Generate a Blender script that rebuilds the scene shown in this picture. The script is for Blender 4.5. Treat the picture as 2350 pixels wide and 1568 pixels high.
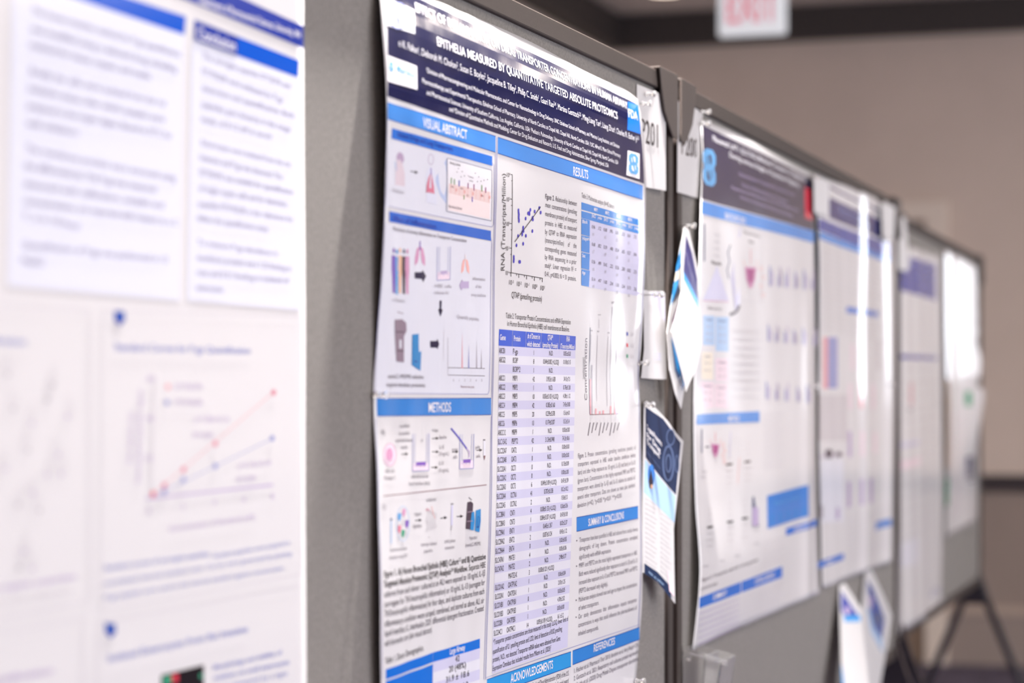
import bpy, math, random
import numpy as np
from mathutils import Vector
random.seed(4)
C = bpy.context.scene.collection
for o in list(bpy.data.objects): bpy.data.objects.remove(o)

# ------------------------------------------------------------------ camera
F = 5300.0; CX, HOR = 1175.0, 915.0; EYE = 1.47
TH = math.radians(17.93)
FWD = np.array([-math.sin(TH), math.cos(TH)]); RGT = np.array([math.cos(TH), math.sin(TH)])
cd = bpy.data.cameras.new('camera'); cam = bpy.data.objects.new('camera', cd); C.objects.link(cam)
cam.location = (0, 0, EYE); cam.rotation_euler = (math.pi/2, 0, TH)
cd.sensor_width = 36; cd.lens = 36*F/2350; cd.shift_y = (HOR-784)/2350
cd.clip_start = .05; cd.clip_end = 60
cd.dof.use_dof = True; cd.dof.focus_distance = 3.17; cd.dof.aperture_fstop = 3.0
bpy.context.scene.camera = cam

# ------------------------------------------------------------------ light, exposure
sc = bpy.context.scene
sc.view_settings.view_transform = 'Standard'; sc.view_settings.look = 'None'
sc.view_settings.gamma = 1; sc.view_settings.use_curve_mapping = False
sc.view_settings.exposure = -0.09
w = bpy.data.worlds.new('world'); sc.world = w; w.use_nodes = True
bg = w.node_tree.nodes['Background']; bg.inputs[0].default_value = (.93, .96, 1, 1); bg.inputs[1].default_value = .27
def area(name, loc, target, sx, sy, watts, col):
    l = bpy.data.lights.new(name, 'AREA'); l.shape = 'RECTANGLE'; l.size = sx; l.size_y = sy
    l.energy = watts*.7; l.color = col
    o = bpy.data.objects.new(name, l); C.objects.link(o); o.location = loc
    o.rotation_euler = (Vector(target)-Vector(loc)).to_track_quat('-Z', 'Y').to_euler()
    return o
WARM = (1, .93, .84); COOL = (.86, .93, 1)
YW, XL, XR, YB, ZC = 12.93, -3.59, 5.6, -3.0, 3.68      # the room
ADDED_CEIL_LIGHTS = [(x, y) for x in (-1.9, 4.2) for y in (.6, 3.8, 7.0)]+[(4.2, 10.2)]+[(.95, y) for y in (-1.0, 1.2, 3.4, 5.6, 7.1, 8.6, 10.1)]  # unseen panels added as fill; middle row set to glare on the title banner
for x, y in ADDED_CEIL_LIGHTS:
    area('ceiling_lamp', (x, y, ZC-.05), (x, y, 0), 1.15, .55, (14 if x == .95 and y > 5 else 48 if x > 4 and y > 6 else 27), WARM)
for y in (1.2, 4.2, 7.2):                          # fill light added at unseen side windows
    area('window_daylight', (XR-.08, y, 1.85), (XR-3, y, 1.6), 1.7, 1.7, 75 if y < 6 else 175, COOL)
area('window_daylight', (1.62, YW-.12, 2.03), (.6, 0, 1.2), .2, 1.1, 5, COOL)  # lamp added at the unseen far opening

sl = bpy.data.lights.new('downlight_lamp', 'SPOT'); sl.energy = 1950; sl.color = (1, .95, .9); sl.shadow_soft_size = .035; sl.spot_size = math.radians(95); sl.spot_blend = .6
DL = (-.86, 3.02, ZC-.04)                                # recessed downlight right above the nearest board
so = bpy.data.objects.new('downlight_lamp', sl); C.objects.link(so); so.location = DL; so.rotation_euler = (0, 0, 0)
# ------------------------------------------------------------------ materials
def lin(h):
    h = h.lstrip('#'); r = [int(h[i:i+2], 16)/255 for i in (0, 2, 4)]
    return tuple(c/12.92 if c <= .04045 else ((c+.055)/1.055)**2.4 for c in r)
MATS = {}
def mat(name, col, rough=.5, metal=0, noise=None, bump=None, emit=None, trans=0, spec=.5, alpha=1, ior=1.45, coat=0):
    m = bpy.data.materials.new(name); m.use_nodes = True; nt = m.node_tree; b = nt.nodes['Principled BSDF']
    c = lin(col) if isinstance(col, str) else col
    b.inputs['Base Color'].default_value = (*c, 1); b.inputs['Roughness'].default_value = rough
    b.inputs['Metallic'].default_value = metal; b.inputs['IOR'].default_value = ior
    b.inputs['Specular IOR Level'].default_value = spec
    b.inputs['Transmission Weight'].default_value = trans; b.inputs['Alpha'].default_value = alpha
    b.inputs['Coat Weight'].default_value = coat; b.inputs['Coat Roughness'].default_value = .06
    tc = nt.nodes.new('ShaderNodeTexCoord')
    if noise:
        amt, sc_, det = noise
        n = nt.nodes.new('ShaderNodeTexNoise'); n.inputs['Scale'].default_value = sc_; n.inputs['Detail'].default_value = det
        nt.links.new(tc.outputs['Object'], n.inputs['Vector'])
        r = nt.nodes.new('ShaderNodeMapRange'); r.inputs[1].default_value = .3; r.inputs[2].default_value = .7
        r.inputs[3].default_value = 1-amt; r.inputs[4].default_value = 1+amt
        nt.links.new(n.outputs['Fac'], r.inputs[0])
        mx = nt.nodes.new('ShaderNodeVectorMath'); mx.operation = 'SCALE'; mx.inputs[0].default_value = c
        nt.links.new(r.outputs[0], mx.inputs['Scale']); nt.links.new(mx.outputs[0], b.inputs['Base Color'])
    if bump:
        st, sc_ = bump
        n = nt.nodes.new('ShaderNodeTexNoise'); n.inputs['Scale'].default_value = sc_; n.inputs['Detail'].default_value = 3
        nt.links.new(tc.outputs['Object'], n.inputs['Vector'])
        bp = nt.nodes.new('ShaderNodeBump'); bp.inputs['Strength'].default_value = st; bp.inputs['Distance'].default_value = .002
        nt.links.new(n.outputs['Fac'], bp.inputs['Height']); nt.links.new(bp.outputs[0], b.inputs['Normal'])
    if emit:
        ec, es = emit
        b.inputs['Emission Color'].default_value = (*lin(ec), 1); b.inputs['Emission Strength'].default_value = es
    MATS[name] = m
    return m
mat('paper', '#d9d7da', .115, spec=.45)
mat('card', '#c3c1c3', .4)
mat('fabric', '#827e7b', .95, noise=(.16, 260, 4), bump=(.5, 900), spec=.15)
mat('frame', '#3d3532', .6, spec=.3, metal=0, noise=(.12, 900, 2), bump=(.15, 1200))
mat('bracket', '#413936', .45, spec=.35, metal=0, noise=(.1, 500, 2))
mat('black', '#0b0a0b', .5)
mat('wall', '#ddcdc2', .8, noise=(.03, 3, 2))
mat('wall_low', '#a0918a', .8, noise=(.03, 3, 2))
mat('moulding', '#423c3c', .6)
mat('rail', '#3c3439', .5)
mat('skirt', '#a2948e', .6)
mat('skirt_cap', '#c0aea2', .5)
mat('ceiling', '#ddd4cf', .9)
mat('doorwood', '#efe2d6', .5)
mat('darkwood', '#8d7868', .5)
mat('carpet', '#5c5568', .95, noise=(.55, 5, 4))
mat('diffuser', '#ffffff', .5, emit=('#ffe9d2', 4))
mat('signface', '#b9b9bc', .3, emit=('#f1f3fa', .62))
mat('signred', '#c0405a', .4, emit=('#ff6f8a', .45))
mat('glass_bright', '#ffffff', .2, emit=('#f2f7ff', 9))  # glow added to make glare on the posters
mat('glass_day', '#ffffff', .2, emit=('#eaf3ff', 4))  # glow added for fill from the right
mat('winframe', '#d8d4d0', .4)
mat('pin', '#ffffff', .04, trans=.93, ior=1.49)
mat('acrylic', '#ffffff', .05, trans=.95, ior=1.49)
mat('steel', '#b9b9bb', .25, metal=1)
INKS = dict(
    navy='#15183f', navy2='#2b2846', navy3='#23286e', blue='#3d86d6', blue2='#0b6bd0', pill='#1e63c9', band='#2f80d0', deep='#0b2f9c',
    tblhead='#2c56c8', lav='#c9c7e2', lav2='#dcdbe6', panel='#dcdde8', panel2='#dadcec', white='#eceaf0', black='#26232a', grey='#6a6570',
    lgrey='#aba7b0', pale='#cfcbd2', pink='#d67c93', pink2='#cf95b8', rose='#efb5b0', cell='#ecd4d2', palepink='#f2e2e2',
    purple='#7c55b4', magenta='#9c2f7c', dot='#3a30b8', peach='#e8b897', machine='#8d7c8c', machdark='#4a3f4c', cyan='#2f86c4',
    unc='#5b9fd6', fda='#0f6fd6', tri='#b9c6e6', red='#d83a4e', green='#3f9c7a', liquid='#ecd8e6', line='#8d8fc0', brown='#7c4f58',
    cyan2='#2b93d8', softpurple='#b9a9cc', softblue='#8f95c8', softred='#e2a3ab', softpink='#ead3de', softyellow='#efe4d2',
    softgrey='#cdc8cc', sky='#a4c4ea', flyer='#21304f', flyer2='#56678c', slate='#5f6580', leaf='#6f9c4c', text2='#8a84a6', text3='#9b97b3',
    hair='#b39dbb', skinl='#d8c8d2', dark='#3d3846', bluetxt='#3f7fd0', royal='#1c4a9c', olive='#8f8a5c', gel='#1a1518', p0a='#0a55c8', p0b='#2c3f9c',
    p0p='#dcdeec', shield='#2744a4')
for k, v in INKS.items(): mat(k, v, .115, spec=.45)

# ------------------------------------------------------------------ helpers
def mesh_obj(name, verts, faces, mats, idx=None, parent=None, smooth=False):
    me = bpy.data.meshes.new(name); me.from_pydata([tuple(v) for v in verts], [], faces)
    for m in mats: me.materials.append(MATS[m])
    if idx is not None: me.polygons.foreach_set('material_index', idx)
    if smooth: me.polygons.foreach_set('use_smooth', [True]*len(me.polygons))
    me.update()
    o = bpy.data.objects.new(name, me); C.objects.link(o)
    if parent:
        o.parent = parent; o.matrix_parent_inverse = parent.matrix_world.inverted() if False else o.matrix_parent_inverse
        me.transform(PARENT_INV[parent.name])
    return o
from mathutils import Matrix
PARENT_INV = {}
def tag(o, label=None, cat=None, group=None, kind=None):
    if label: o['label'] = label
    if cat: o['category'] = cat
    if group: o['group'] = group
    if kind: o['kind'] = kind
    return o
def thing(name, loc, label, cat, group=None):
    o = bpy.data.objects.new(name, None); C.objects.link(o); o.location = loc; o.empty_display_size = .05
    PARENT_INV[o.name] = Matrix.Translation(-Vector(loc))
    return tag(o, label, cat, group)
class MB:
    def __init__(s): s.v = []; s.f = []; s.i = []; s.m = []
    def mi(s, m):
        if m not in s.m: s.m.append(m)
        return s.m.index(m)
    def add(s, v, f, m):
        n = len(s.v); s.v += [tuple(map(float, p)) for p in v]; s.f += [tuple(n+k for k in q) for q in f]; s.i += [s.mi(m)]*len(f)
    def hexa(s, p, m):          # p: 4 front, 4 back
        s.add(p, [(0,1,2,3), (7,6,5,4), (0,4,5,1), (1,5,6,2), (2,6,7,3), (3,7,4,0)], m)
    def box(s, a, b, m):
        (x0,y0,z0), (x1,y1,z1) = a, b
        s.hexa([(x0,y0,z0),(x1,y0,z0),(x1,y0,z1),(x0,y0,z1),(x0,y1,z0),(x1,y1,z0),(x1,y1,z1),(x0,y1,z1)], m)
    def bar(s, a, b, wx, wy, m, up=(0,1,0)):
        a = Vector(a); b = Vector(b); d = (b-a).normalized(); u = Vector(up); sd = d.cross(u).normalized(); u = sd.cross(d).normalized()
        q = [sd*wx/2+u*wy/2, -sd*wx/2+u*wy/2, -sd*wx/2-u*wy/2, sd*wx/2-u*wy/2]
        s.hexa([a+k for k in q]+[b+k for k in q], m)
    def lathe(s, base, axis, prof, m, n=20):
        axis = Vector(axis).normalized(); t = axis.orthogonal().normalized(); k = axis.cross(t); base = Vector(base)
        v = []; f = []
        for h, r in prof:
            for j in range(n):
                a = 2*math.pi*j/n; v.append(base+axis*h+(t*math.cos(a)+k*math.sin(a))*r)
        for i in range(len(prof)-1):
            for j in range(n): f.append((i*n+j, i*n+(j+1)%n, (i+1)*n+(j+1)%n, (i+1)*n+j))
        f.append(tuple(range(n-1, -1, -1))); f.append(tuple((len(prof)-1)*n+j for j in range(n)))
        s.add(v, f, m)
    def build(s, name, parent=None, smooth=False, bevel=0):
        o = mesh_obj(name, s.v, s.f, s.m, s.i, parent, smooth)
        if bevel:
            b = o.modifiers.new('bevel', 'BEVEL'); b.width = bevel; b.segments = 2; b.limit_method = 'ANGLE'
        return o

# ------------------------------------------------------------------ glyphs (2-D outlines of the built-in font)
GL = {}
def glyph(ch, bold):
    k = (ch, bold)
    if k in GL: return GL[k]
    def ev(body):
        c = bpy.data.curves.new('t', 'FONT'); c.body = body; c.size = 1; c.resolution_u = 3; c.offset = .013 if bold else 0
        o = bpy.data.objects.new('t', c); C.objects.link(o)
        bpy.context.view_layer.update()
        dg = bpy.context.evaluated_depsgraph_get(); me = bpy.data.meshes.new_from_object(o.evaluated_get(dg))
        v = np.array([x.co[:2] for x in me.vertices]).reshape(-1, 2); f = [tuple(p.vertices) for p in me.polygons]
        bpy.data.objects.remove(o); bpy.data.curves.remove(c); bpy.data.meshes.remove(me)
        return v, f
    vxx, _ = ev('XX'); vx, _ = ev('X'); ax = vxx[:, 0].max()-vx[:, 0].max()
    vxcx, _ = ev('X'+ch+'X'); adv = vxcx[:, 0].max()-vxx[:, 0].max()
    v, f = ev(ch) if ch.strip() else (np.zeros((0, 2)), [])
    GL[k] = (v, f, adv); return GL[k]
CAP = .7
SUP = {'^': 1}
def layout(txt, bold=False):
    """verts (cap height 1), faces, total width; ^x lifts one character, ~b toggles bold"""
    V = []; Fc = []; x = 0; n = 0; i = 0; spaces = []
    while i < len(txt):
        ch = txt[i]
        if ch == '~': bold = not bold; i += 1; continue
        sup = False
        if ch == '^': sup = True; i += 1; ch = txt[i]
        v, f, adv = glyph(ch, bold)
        s, dy = (.62, .42) if sup else (1, 0)
        if len(v):
            V.append(np.c_[(v[:, 0]*s+x)/CAP, v[:, 1]*s/CAP+dy]); Fc += [tuple(n+k for k in q) for q in f]; n += len(v)
        x += adv*s; i += 1
    return (np.vstack(V) if V else np.zeros((0, 2))), Fc, x/CAP

# ------------------------------------------------------------------ boards
class Board:
    def __init__(s, a, b, xl, xr):
        P = []
        for x, h in (a, b):
            d = F*.528/h; t = (x-CX)/F
            P.append(d*(FWD+t*RGT))
        s.e = (P[1]-P[0])/np.linalg.norm(P[1]-P[0]); s.n = np.array([s.e[1], -s.e[0]]); s.o = P[0]
        s.sl = s.hit(xl, HOR)[0] if xl is not None else None; s.sr = s.hit(xr, HOR)[0]
        if s.sl is None: s.sl = s.sr-2.44
    def hit(s, px, py, off=0.):
        t = (px-CX)/F; r = FWD+t*RGT; o = s.o+s.n*off
        a, b_, c, e_ = float(r[0]), -float(s.e[0]), float(r[1]), -float(s.e[1]); D = a*e_-b_*c
        d = (float(o[0])*e_-b_*float(o[1]))/D; q = (a*float(o[1])-c*float(o[0]))/D
        return q, EYE-(py-HOR)/F*d, d
    def W(s, q, z, off):
        p = s.o+s.e*q+s.n*off
        return (p[0], p[1], z)
    def P(s, px, py, off=0.):
        q, z, d = s.hit(px, py, off); return s.W(q, z, off)
B1 = Board((1170, 915), (1495, 757), None, 1536)
B2 = Board((1590, 705), (2060, 450), 1547, 2056)
B3 = Board((2060, 425), (2245, 325), 2058, 2249)
ZT, ZB = EYE+.528, EYE-.692

class Poster:
    """a sheet pinned on a board; param = (q, z) on the board plane, off = distance of the paper from the fabric"""
    def __init__(s, bd, off): s.bd = bd; s.off = off
    def conv(s, p):
        q, z, d = s.bd.hit(p[0], p[1], .005)
        o = .006
        for _ in range(12):
            o += .6*(float(s.off(q, z))-o); q, z, d = s.bd.hit(p[0], p[1], o)
        return np.array([q, z])
    def hgt(s, p, hpx):
        return hpx*s.bd.hit(p[0], p[1], .008)[2]/F
    def world(s, A, layer):
        A = np.asarray(A, float); o = s.off(A[:, 0], A[:, 1])+layer*.00022
        xy = s.bd.o+A[:, :1]*s.bd.e+o[:, None]*s.bd.n
        return np.c_[xy, A[:, 1]]
    def wrap(s): return 1
class Card:
    """a stiff leaf given by four corners in space TL TR BR BL, param = (u, v) with v down; bow bends it outward"""
    def __init__(s, c, bow=0., nrm=None):
        s.c = [np.array(x) for x in c]; n = np.cross(s.c[1]-s.c[0], s.c[3]-s.c[0]); s.n = -n/np.linalg.norm(n)
        if nrm is not None and np.dot(s.n[:2], nrm) < 0: s.n = -s.n
        s.bow = bow; s.h = np.linalg.norm(s.c[3]-s.c[0])
    def conv(s, p): return np.array(p, float)
    def hgt(s, p, h): return -h
    def world(s, A, layer):
        A = np.asarray(A, float); u, v = A[:, :1], A[:, 1:2]; c = s.c
        p = c[0]*(1-u)*(1-v)+c[1]*u*(1-v)+c[2]*u*v+c[3]*(1-u)*v
        return p+s.n*(s.bow*np.sin(np.pi*v)*(1-.4*u)+layer*.0003)

class Ink:
    def __init__(s, sh, m=None): s.sh = sh; s.b = MB(); s.dm = m
    def _put(s, A, f, m, layer): s.b.add(s.sh.world(A, layer), f, m)
    def quad(s, c, m, layer=1, res=None):
        p = [s.sh.conv(k) for k in c]
        L = max(np.linalg.norm(p[1]-p[0]), np.linalg.norm(p[2]-p[3])); H = max(np.linalg.norm(p[3]-p[0]), np.linalg.norm(p[2]-p[1]))
        st = res or (.012 if isinstance(s.sh, Poster) else .2)
        nu, nv = max(1, int(L/st+.5)), max(1, int(H/st+.5))
        A = []
        for j in range(nv+1):
            for i in range(nu+1):
                u, v = i/nu, j/nv
                A.append(p[0]*(1-u)*(1-v)+p[1]*u*(1-v)+p[2]*u*v+p[3]*(1-u)*v)
        f = [(j*(nu+1)+i, (j+1)*(nu+1)+i, (j+1)*(nu+1)+i+1, j*(nu+1)+i+1) for j in range(nv) for i in range(nu)]
        s._put(np.array(A), f, m or s.dm, layer); return s
    def rect(s, x0, y0, x1, y1, m, layer=1, sk=0):      # sk: drop of the right side in px
        return s.quad([(x0, y0), (x1, y0+sk), (x1, y1+sk), (x0, y1)], m, layer)
    def poly(s, pts, m, layer=2):
        A = np.array([s.sh.conv(k) for k in pts])
        if len(A) > 4:
            c = A.mean(0); A = np.vstack([A, c]); n = len(A)-1
            f = [(i, (i+1) % n, n) for i in range(n)]
        else: f = [tuple(range(len(A)))]
        s._put(A, f, m, layer); return s
    def ell(s, x, y, rx, ry, m, layer=2, n=14):
        return s.poly([(x+rx*math.cos(2*math.pi*i/n), y+ry*math.sin(2*math.pi*i/n)) for i in range(n)], m, layer)
    def ring(s, x, y, rx, ry, wd, m, layer=2, n=18, a0=0, a1=360):
        P = [(x+rx*math.cos(math.radians(a0+(a1-a0)*i/n)), y+ry*math.sin(math.radians(a0+(a1-a0)*i/n))) for i in range(n+1)]
        for a, b in zip(P, P[1:]): s.line(a, b, wd, m, layer)
        return s
    def line(s, a, b, wd, m, layer=2, wy=None):
        a = np.array(a, float); b = np.array(b, float); d = b-a; d = d/np.linalg.norm(d); k = np.array([-d[1], d[0]])*wd/2
        k[0] *= .75
        return s.quad([tuple(a-k), tuple(b-k), tuple(b+k), tuple(a+k)], m, layer)
    def path(s, pts, wd, m, layer=2):
        for a, b in zip(pts, pts[1:]): s.line(a, b, wd, m, layer)
        return s
    def arrow(s, a, b, wd, m='black', layer=2):
        s.line(a, b, wd, m, layer); a = np.array(a, float); b = np.array(b, float); d = (b-a)/np.linalg.norm(b-a); k = np.array([-d[1]*.9, d[0]])
        s.poly([tuple(b+d*wd*1.5), tuple(b-d*wd*2.2+k*wd*2), tuple(b-d*wd*2.2-k*wd*2)], m, layer); return s
    def text(s, txt, a, b, h, m=None, layer=3, bold=False, h2=None, just=False, vert=False):
        """baseline from a to b (photo px), capital height h at a"""
        pa, pb = s.sh.conv(a), s.sh.conv(b)
        d = pb-pa; L = np.linalg.norm(d); d = d/L
        up = s.sh.hgt(a, h)
        if just:
            nat = layout(txt, bold)[2]; ns = txt.count(' ')
            wsp = glyph(' ', False)[2]/CAP; xs = abs(up)*just
            extra = (L/xs-nat)/max(ns, 1)
            if extra > 0:
                x = 0; b2 = bold
                for word in txt.split(' '):
                    V, f, w = layout(word, b2)
                    if word.count('~') % 2: b2 = not b2
                    if len(V):
                        A = pa+np.outer((V[:, 0]+x)*xs, d)+np.outer(V[:, 1], [0, up]); s._put(A, f, m or s.dm, layer)
                    x += w+wsp+extra
                return s
        V, f, w = layout(txt, bold)
        A = pa+np.outer(V[:, 0]/w*L, d)+np.outer(V[:, 1], [0, up])
        s._put(A, f, m or s.dm, layer); return s
    def vtext(s, txt, a, b, wpx, m=None, layer=3, bold=False):
        """text reading upward from a to b, letters wpx wide to the left of the line"""
        pa, pb = s.sh.conv(a), s.sh.conv(b); pc = s.sh.conv((a[0]-wpx, a[1]))
        V, f, w = layout(txt, bold); A = pa+np.outer(V[:, 0]/w, pb-pa)+np.outer(V[:, 1], pc-pa)
        s._put(A, f, m or s.dm, layer); return s
    def para(s, lines, a0, b0, a1, b1, h, m='black', bold=False, just=False, last=None):
        n = len(lines)
        for i, t in enumerate(lines):
            k = i/max(n-1, 1)
            a = (a0[0]+(a1[0]-a0[0])*k, a0[1]+(a1[1]-a0[1])*k); b = (b0[0]+(b1[0]-b0[0])*k, b0[1]+(b1[1]-b0[1])*k)
            if i == n-1 and last: b = (a[0]+(b[0]-a[0])*last, a[1]+(b[1]-a[1])*last)
            if t: s.text(t, a, b, h, m, just=just if not (i == n-1 and last) else False, bold=bold)
        return s
    def build(s, name, parent, label=None):
        if not s.b.f: return None
        o = s.b.build(name, parent)
        if label: o['label'] = label
        return o

def interp(tab, y):
    ys, vs = np.array([t[0] for t in tab], float), np.array([t[1] for t in tab], float)
    m = np.gradient(vs, ys); y = np.clip(y, ys[0], ys[-1]); i = np.clip(np.searchsorted(ys, y)-1, 0, len(ys)-2)
    h = ys[i+1]-ys[i]; t = (y-ys[i])/h
    return vs[i]*(1+2*t)*(1-t)**2+m[i]*h*t*(1-t)**2+vs[i+1]*t*t*(3-2*t)+m[i+1]*h*t*t*(t-1)
def along(pts, n):
    P = np.array(pts, float); d = np.r_[0, np.cumsum(np.linalg.norm(np.diff(P, axis=0), axis=1))]; t = np.linspace(0, d[-1], n)
    return np.c_[interp(np.c_[d, P[:, 0]], t), interp(np.c_[d, P[:, 1]], t)]
def sheet(ps, left, right, top, bottom, parent, nu=110, nv=130, m='paper', name='paper_sheet'):
    """Coons patch between four edge curves given in photo px and carried onto the board"""
    cv = lambda pts, n: np.array([ps.conv(p) for p in along(pts, n)])
    Lf, Rt, Tp, Bt = cv(left, nv+1), cv(right, nv+1), cv(top, nu+1), cv(bottom, nu+1)
    A = []
    for j in range(nv+1):
        v = j/nv
        for i in range(nu+1):
            u = i/nu
            A.append((1-u)*Lf[j]+u*Rt[j]+(1-v)*Tp[i]+v*Bt[i]-((1-u)*(1-v)*Tp[0]+u*(1-v)*Tp[-1]+u*v*Bt[-1]+(1-u)*v*Bt[0]))
    f = [(j*(nu+1)+i, (j+1)*(nu+1)+i, (j+1)*(nu+1)+i+1, j*(nu+1)+i+1) for j in range(nv) for i in range(nu)]
    o = mesh_obj(name, ps.world(np.array(A), 0), f, [m], None, parent, True)
    s = o.modifiers.new('thickness', 'SOLIDIFY'); s.thickness = .0003; s.offset = -1
    return o
# ------------------------------------------------------------------ the room
def struct(name, label=None): return dict(name=name, label=label)
def slab(name, parts, parent=None, label=None, bevel=0):
    mb = MB()
    for a, b, m in parts: mb.box(a, b, m)
    o = mb.build(name, parent, bevel=bevel)
    if not parent: tag(o, kind='structure')
    if label: o['label'] = label
    return o
slab('floor', [((XL-.2, YB-.2, -.1), (XR+.2, YW+.2, 0), 'carpet')])
slab('ceiling', [((XL-.2, YB-.2, ZC), (XR+.2, YW+.2, ZC+.1), 'ceiling')])
slab('wall_left', [((XL-.15, YB, 1.0), (XL, YW, ZC), 'wall'), ((XL-.15, YB, 0), (XL, YW, 1.0), 'wall_low')])
slab('wall_back', [((XL-.15, YB-.15, 0), (XR+.15, YB, ZC), 'wall')])
# far wall with an opening added out of frame on the right for poster glare
wx0, wx1, wz0, wz1 = 1.42, 1.80, 1.4, 2.65
slab('wall_far', [((XL, YW, 1.0), (wx0, YW+.15, ZC), 'wall'), ((wx1, YW, 1.0), (XR, YW+.15, ZC), 'wall'),
    ((wx0, YW, wz1), (wx1, YW+.15, ZC), 'wall'), ((wx0, YW, 1.0), (wx1, YW+.15, wz0), 'wall'), ((XL, YW, 0), (XR, YW+.15, 1.0), 'wall_low')])
def added_window(name, x0, x1, z0, z1, y, axis, gm='glass_day'):
    fr = MB(); t = .05
    def bx(u0, u1, za, zb, d0, d1, m, mb):
        if axis == 'y': mb.box((u0, y+d0, za), (u1, y+d1, zb), m)
        else: mb.box((y+d0, u0, za), (y+d1, u1, zb), m)
    bx(x0, x0+t, z0, z1, -.03, .1, 'winframe', fr); bx(x1-t, x1, z0, z1, -.03, .1, 'winframe', fr)
    bx(x0+t, x1-t, z1-t, z1, -.03, .1, 'winframe', fr); bx(x0+t, x1-t, z0, z0+t, -.05, .1, 'winframe', fr)
    xm = (x0+x1)/2
    if x1-x0 > .8: bx(xm-.02, xm+.02, z0+t, z1-t, 0, .06, 'winframe', fr)
    o = tag(fr.build(name), kind='structure'); PARENT_INV[o.name] = Matrix()
    g = MB(); bx(x0+t, x1-t, z0+t, z1-t, .06, .07, gm, g); g.build('glass_pane', o)
added_window('window_1', wx0, wx1, wz0, wz1, YW, 'y', 'glass_bright')  # unseen glowing pane, positioned to streak the posters with glare
wr = [((XR, YB, 0), (XR+.15, YW, .95), 'wall_low'), ((XR, YB, 2.8), (XR+.15, YW, ZC), 'wall')]
ys = [YB]+[v for y in (1.2, 4.2, 7.2) for v in (y-.95, y+.95)]+[YW]
for i in range(0, len(ys), 2): wr.append(((XR, ys[i], .95), (XR+.15, ys[i+1], 2.8), 'wall'))
slab('wall_right', wr)
for i, y in enumerate((1.2, 4.2, 7.2)): added_window('window_%d' % (i+2), y-.95, y+.95, .95, 2.8, XR, 'x')  # unseen side windows added to light the boards from the right
# mouldings: dark band under the ceiling, chair rail, tall skirting with a pale cap
slab('trim_1', [((XL+.0, YW-.09, 3.49), (XR, YW, ZC), 'moulding')])
slab('trim_2', [((XL, YB, 3.49), (XL+.09, YW-.09, ZC), 'moulding')])
slab('trim_3', [((XL, YW-.03, .962), (XR, YW, 1.05), 'rail')], bevel=.006)
slab('trim_4', [((XL, YB, .962), (XL+.03, YW-.03, 1.05), 'rail')], bevel=.006)
slab('baseboard_far', [((-1.95, YW-.02, 0), (XR, YW, .28), 'skirt'), ((-1.95, YW-.03, .28), (XR, YW, .325), 'skirt_cap')])
slab('baseboard_left', [((XL, YB, 0), (XL+.02, YW, .28), 'skirt'), ((XL, YB, .28), (XL+.03, YW, .325), 'skirt_cap')])
# door on the far wall behind the last board
def fx(px): t = (px-CX)/F; r = FWD+t*RGT; return r[0]*YW/r[1]
dx1 = fx(2176); dx0 = dx1-1.0
dm = MB(); dm.box((dx0+.09, YW-.035, .01), (dx1-.09, YW-.002, 2.46), 'darkwood')
door = tag(dm.build('door_1', bevel=.004), kind='structure'); PARENT_INV[door.name] = Matrix()
fm = MB(); fm.box((dx0, YW-.06, 0), (dx0+.09, YW, 2.56), 'doorwood'); fm.box((dx1-.12, YW-.06, 0), (dx1, YW, 2.56), 'doorwood'); fm.box((dx0+.09, YW-.06, 2.46), (dx1-.12, YW, 2.56), 'doorwood')
fm.build('door_frame', door)
hm = MB(); hm.bar((dx0+.17, YW-.075, 1.02), (dx0+.29, YW-.075, 1.02), .02, .02, 'steel', (0, 0, 1)); hm.bar((dx0+.17, YW-.035, 1.02), (dx0+.17, YW-.075, 1.02), .02, .02, 'steel', (0, 0, 1)); hm.build('door_handle', door)
# ceiling lights: unseen panels added for fill and poster glare, then the downlights
posn = {(-1.9): 'left', .95: 'middle', 4.2: 'right'}
order = {.6: 'nearest the camera', 3.8: 'second from the camera', 7.0: 'third from the camera', 10.2: 'nearest the far wall', -1.0: 'behind the camera', 1.2: 'just ahead of the camera', 3.4: 'level with the nearest board', 5.6: 'level with the middle board', 7.1: 'level with the far board', 8.6: 'second from the far wall', 10.1: 'closest to the far wall'}
for x, y in ADDED_CEIL_LIGHTS:
    t = thing('ceiling_light', (x, y, ZC), 'square-edged white ceiling light panel in the %s row, %s' % (posn[x], order[y]), 'ceiling light', 'light panels on the ceiling')
    f = MB(); a, b, c = .62, .32, .03
    f.box((x-a, y-b, ZC-c), (x+a, y-b+.03, ZC), 'winframe'); f.box((x-a, y+b-.03, ZC-c), (x+a, y+b, ZC), 'winframe')
    f.box((x-a, y-b+.03, ZC-c), (x-a+.03, y+b-.03, ZC), 'winframe'); f.box((x+a-.03, y-b+.03, ZC-c), (x+a, y+b-.03, ZC), 'winframe')
    f.build('frame', t)
    g = MB(); g.box((x-a+.03, y-b+.03, ZC-.02), (x+a-.03, y+b-.03, ZC-.001), 'diffuser'); g.build('diffuser', t)
def ceilp(px, py, z):
    t = (px-CX)/F; r = FWD+t*RGT; d = (z-EYE)*F/(HOR-py); return r*d
q = ceilp(1525, -24, ZC); t = thing('downlight', (q[0], q[1], ZC), 'small round white downlight in the ceiling beside the exit sign', 'ceiling light')
g = MB(); g.lathe((q[0], q[1], ZC), (0, 0, -1), [(0, .13), (.012, .13), (.012, .1)], 'winframe', 28); g.build('trim_ring', t)
g = MB(); g.lathe((q[0], q[1], ZC-.012), (0, 0, -1), [(0, .098), (.004, .09)], 'diffuser', 28); g.build('lens', t)
t = thing('downlight', (DL[0], DL[1], ZC), 'small round downlight in the ceiling directly above the nearest board', 'ceiling light')
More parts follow.
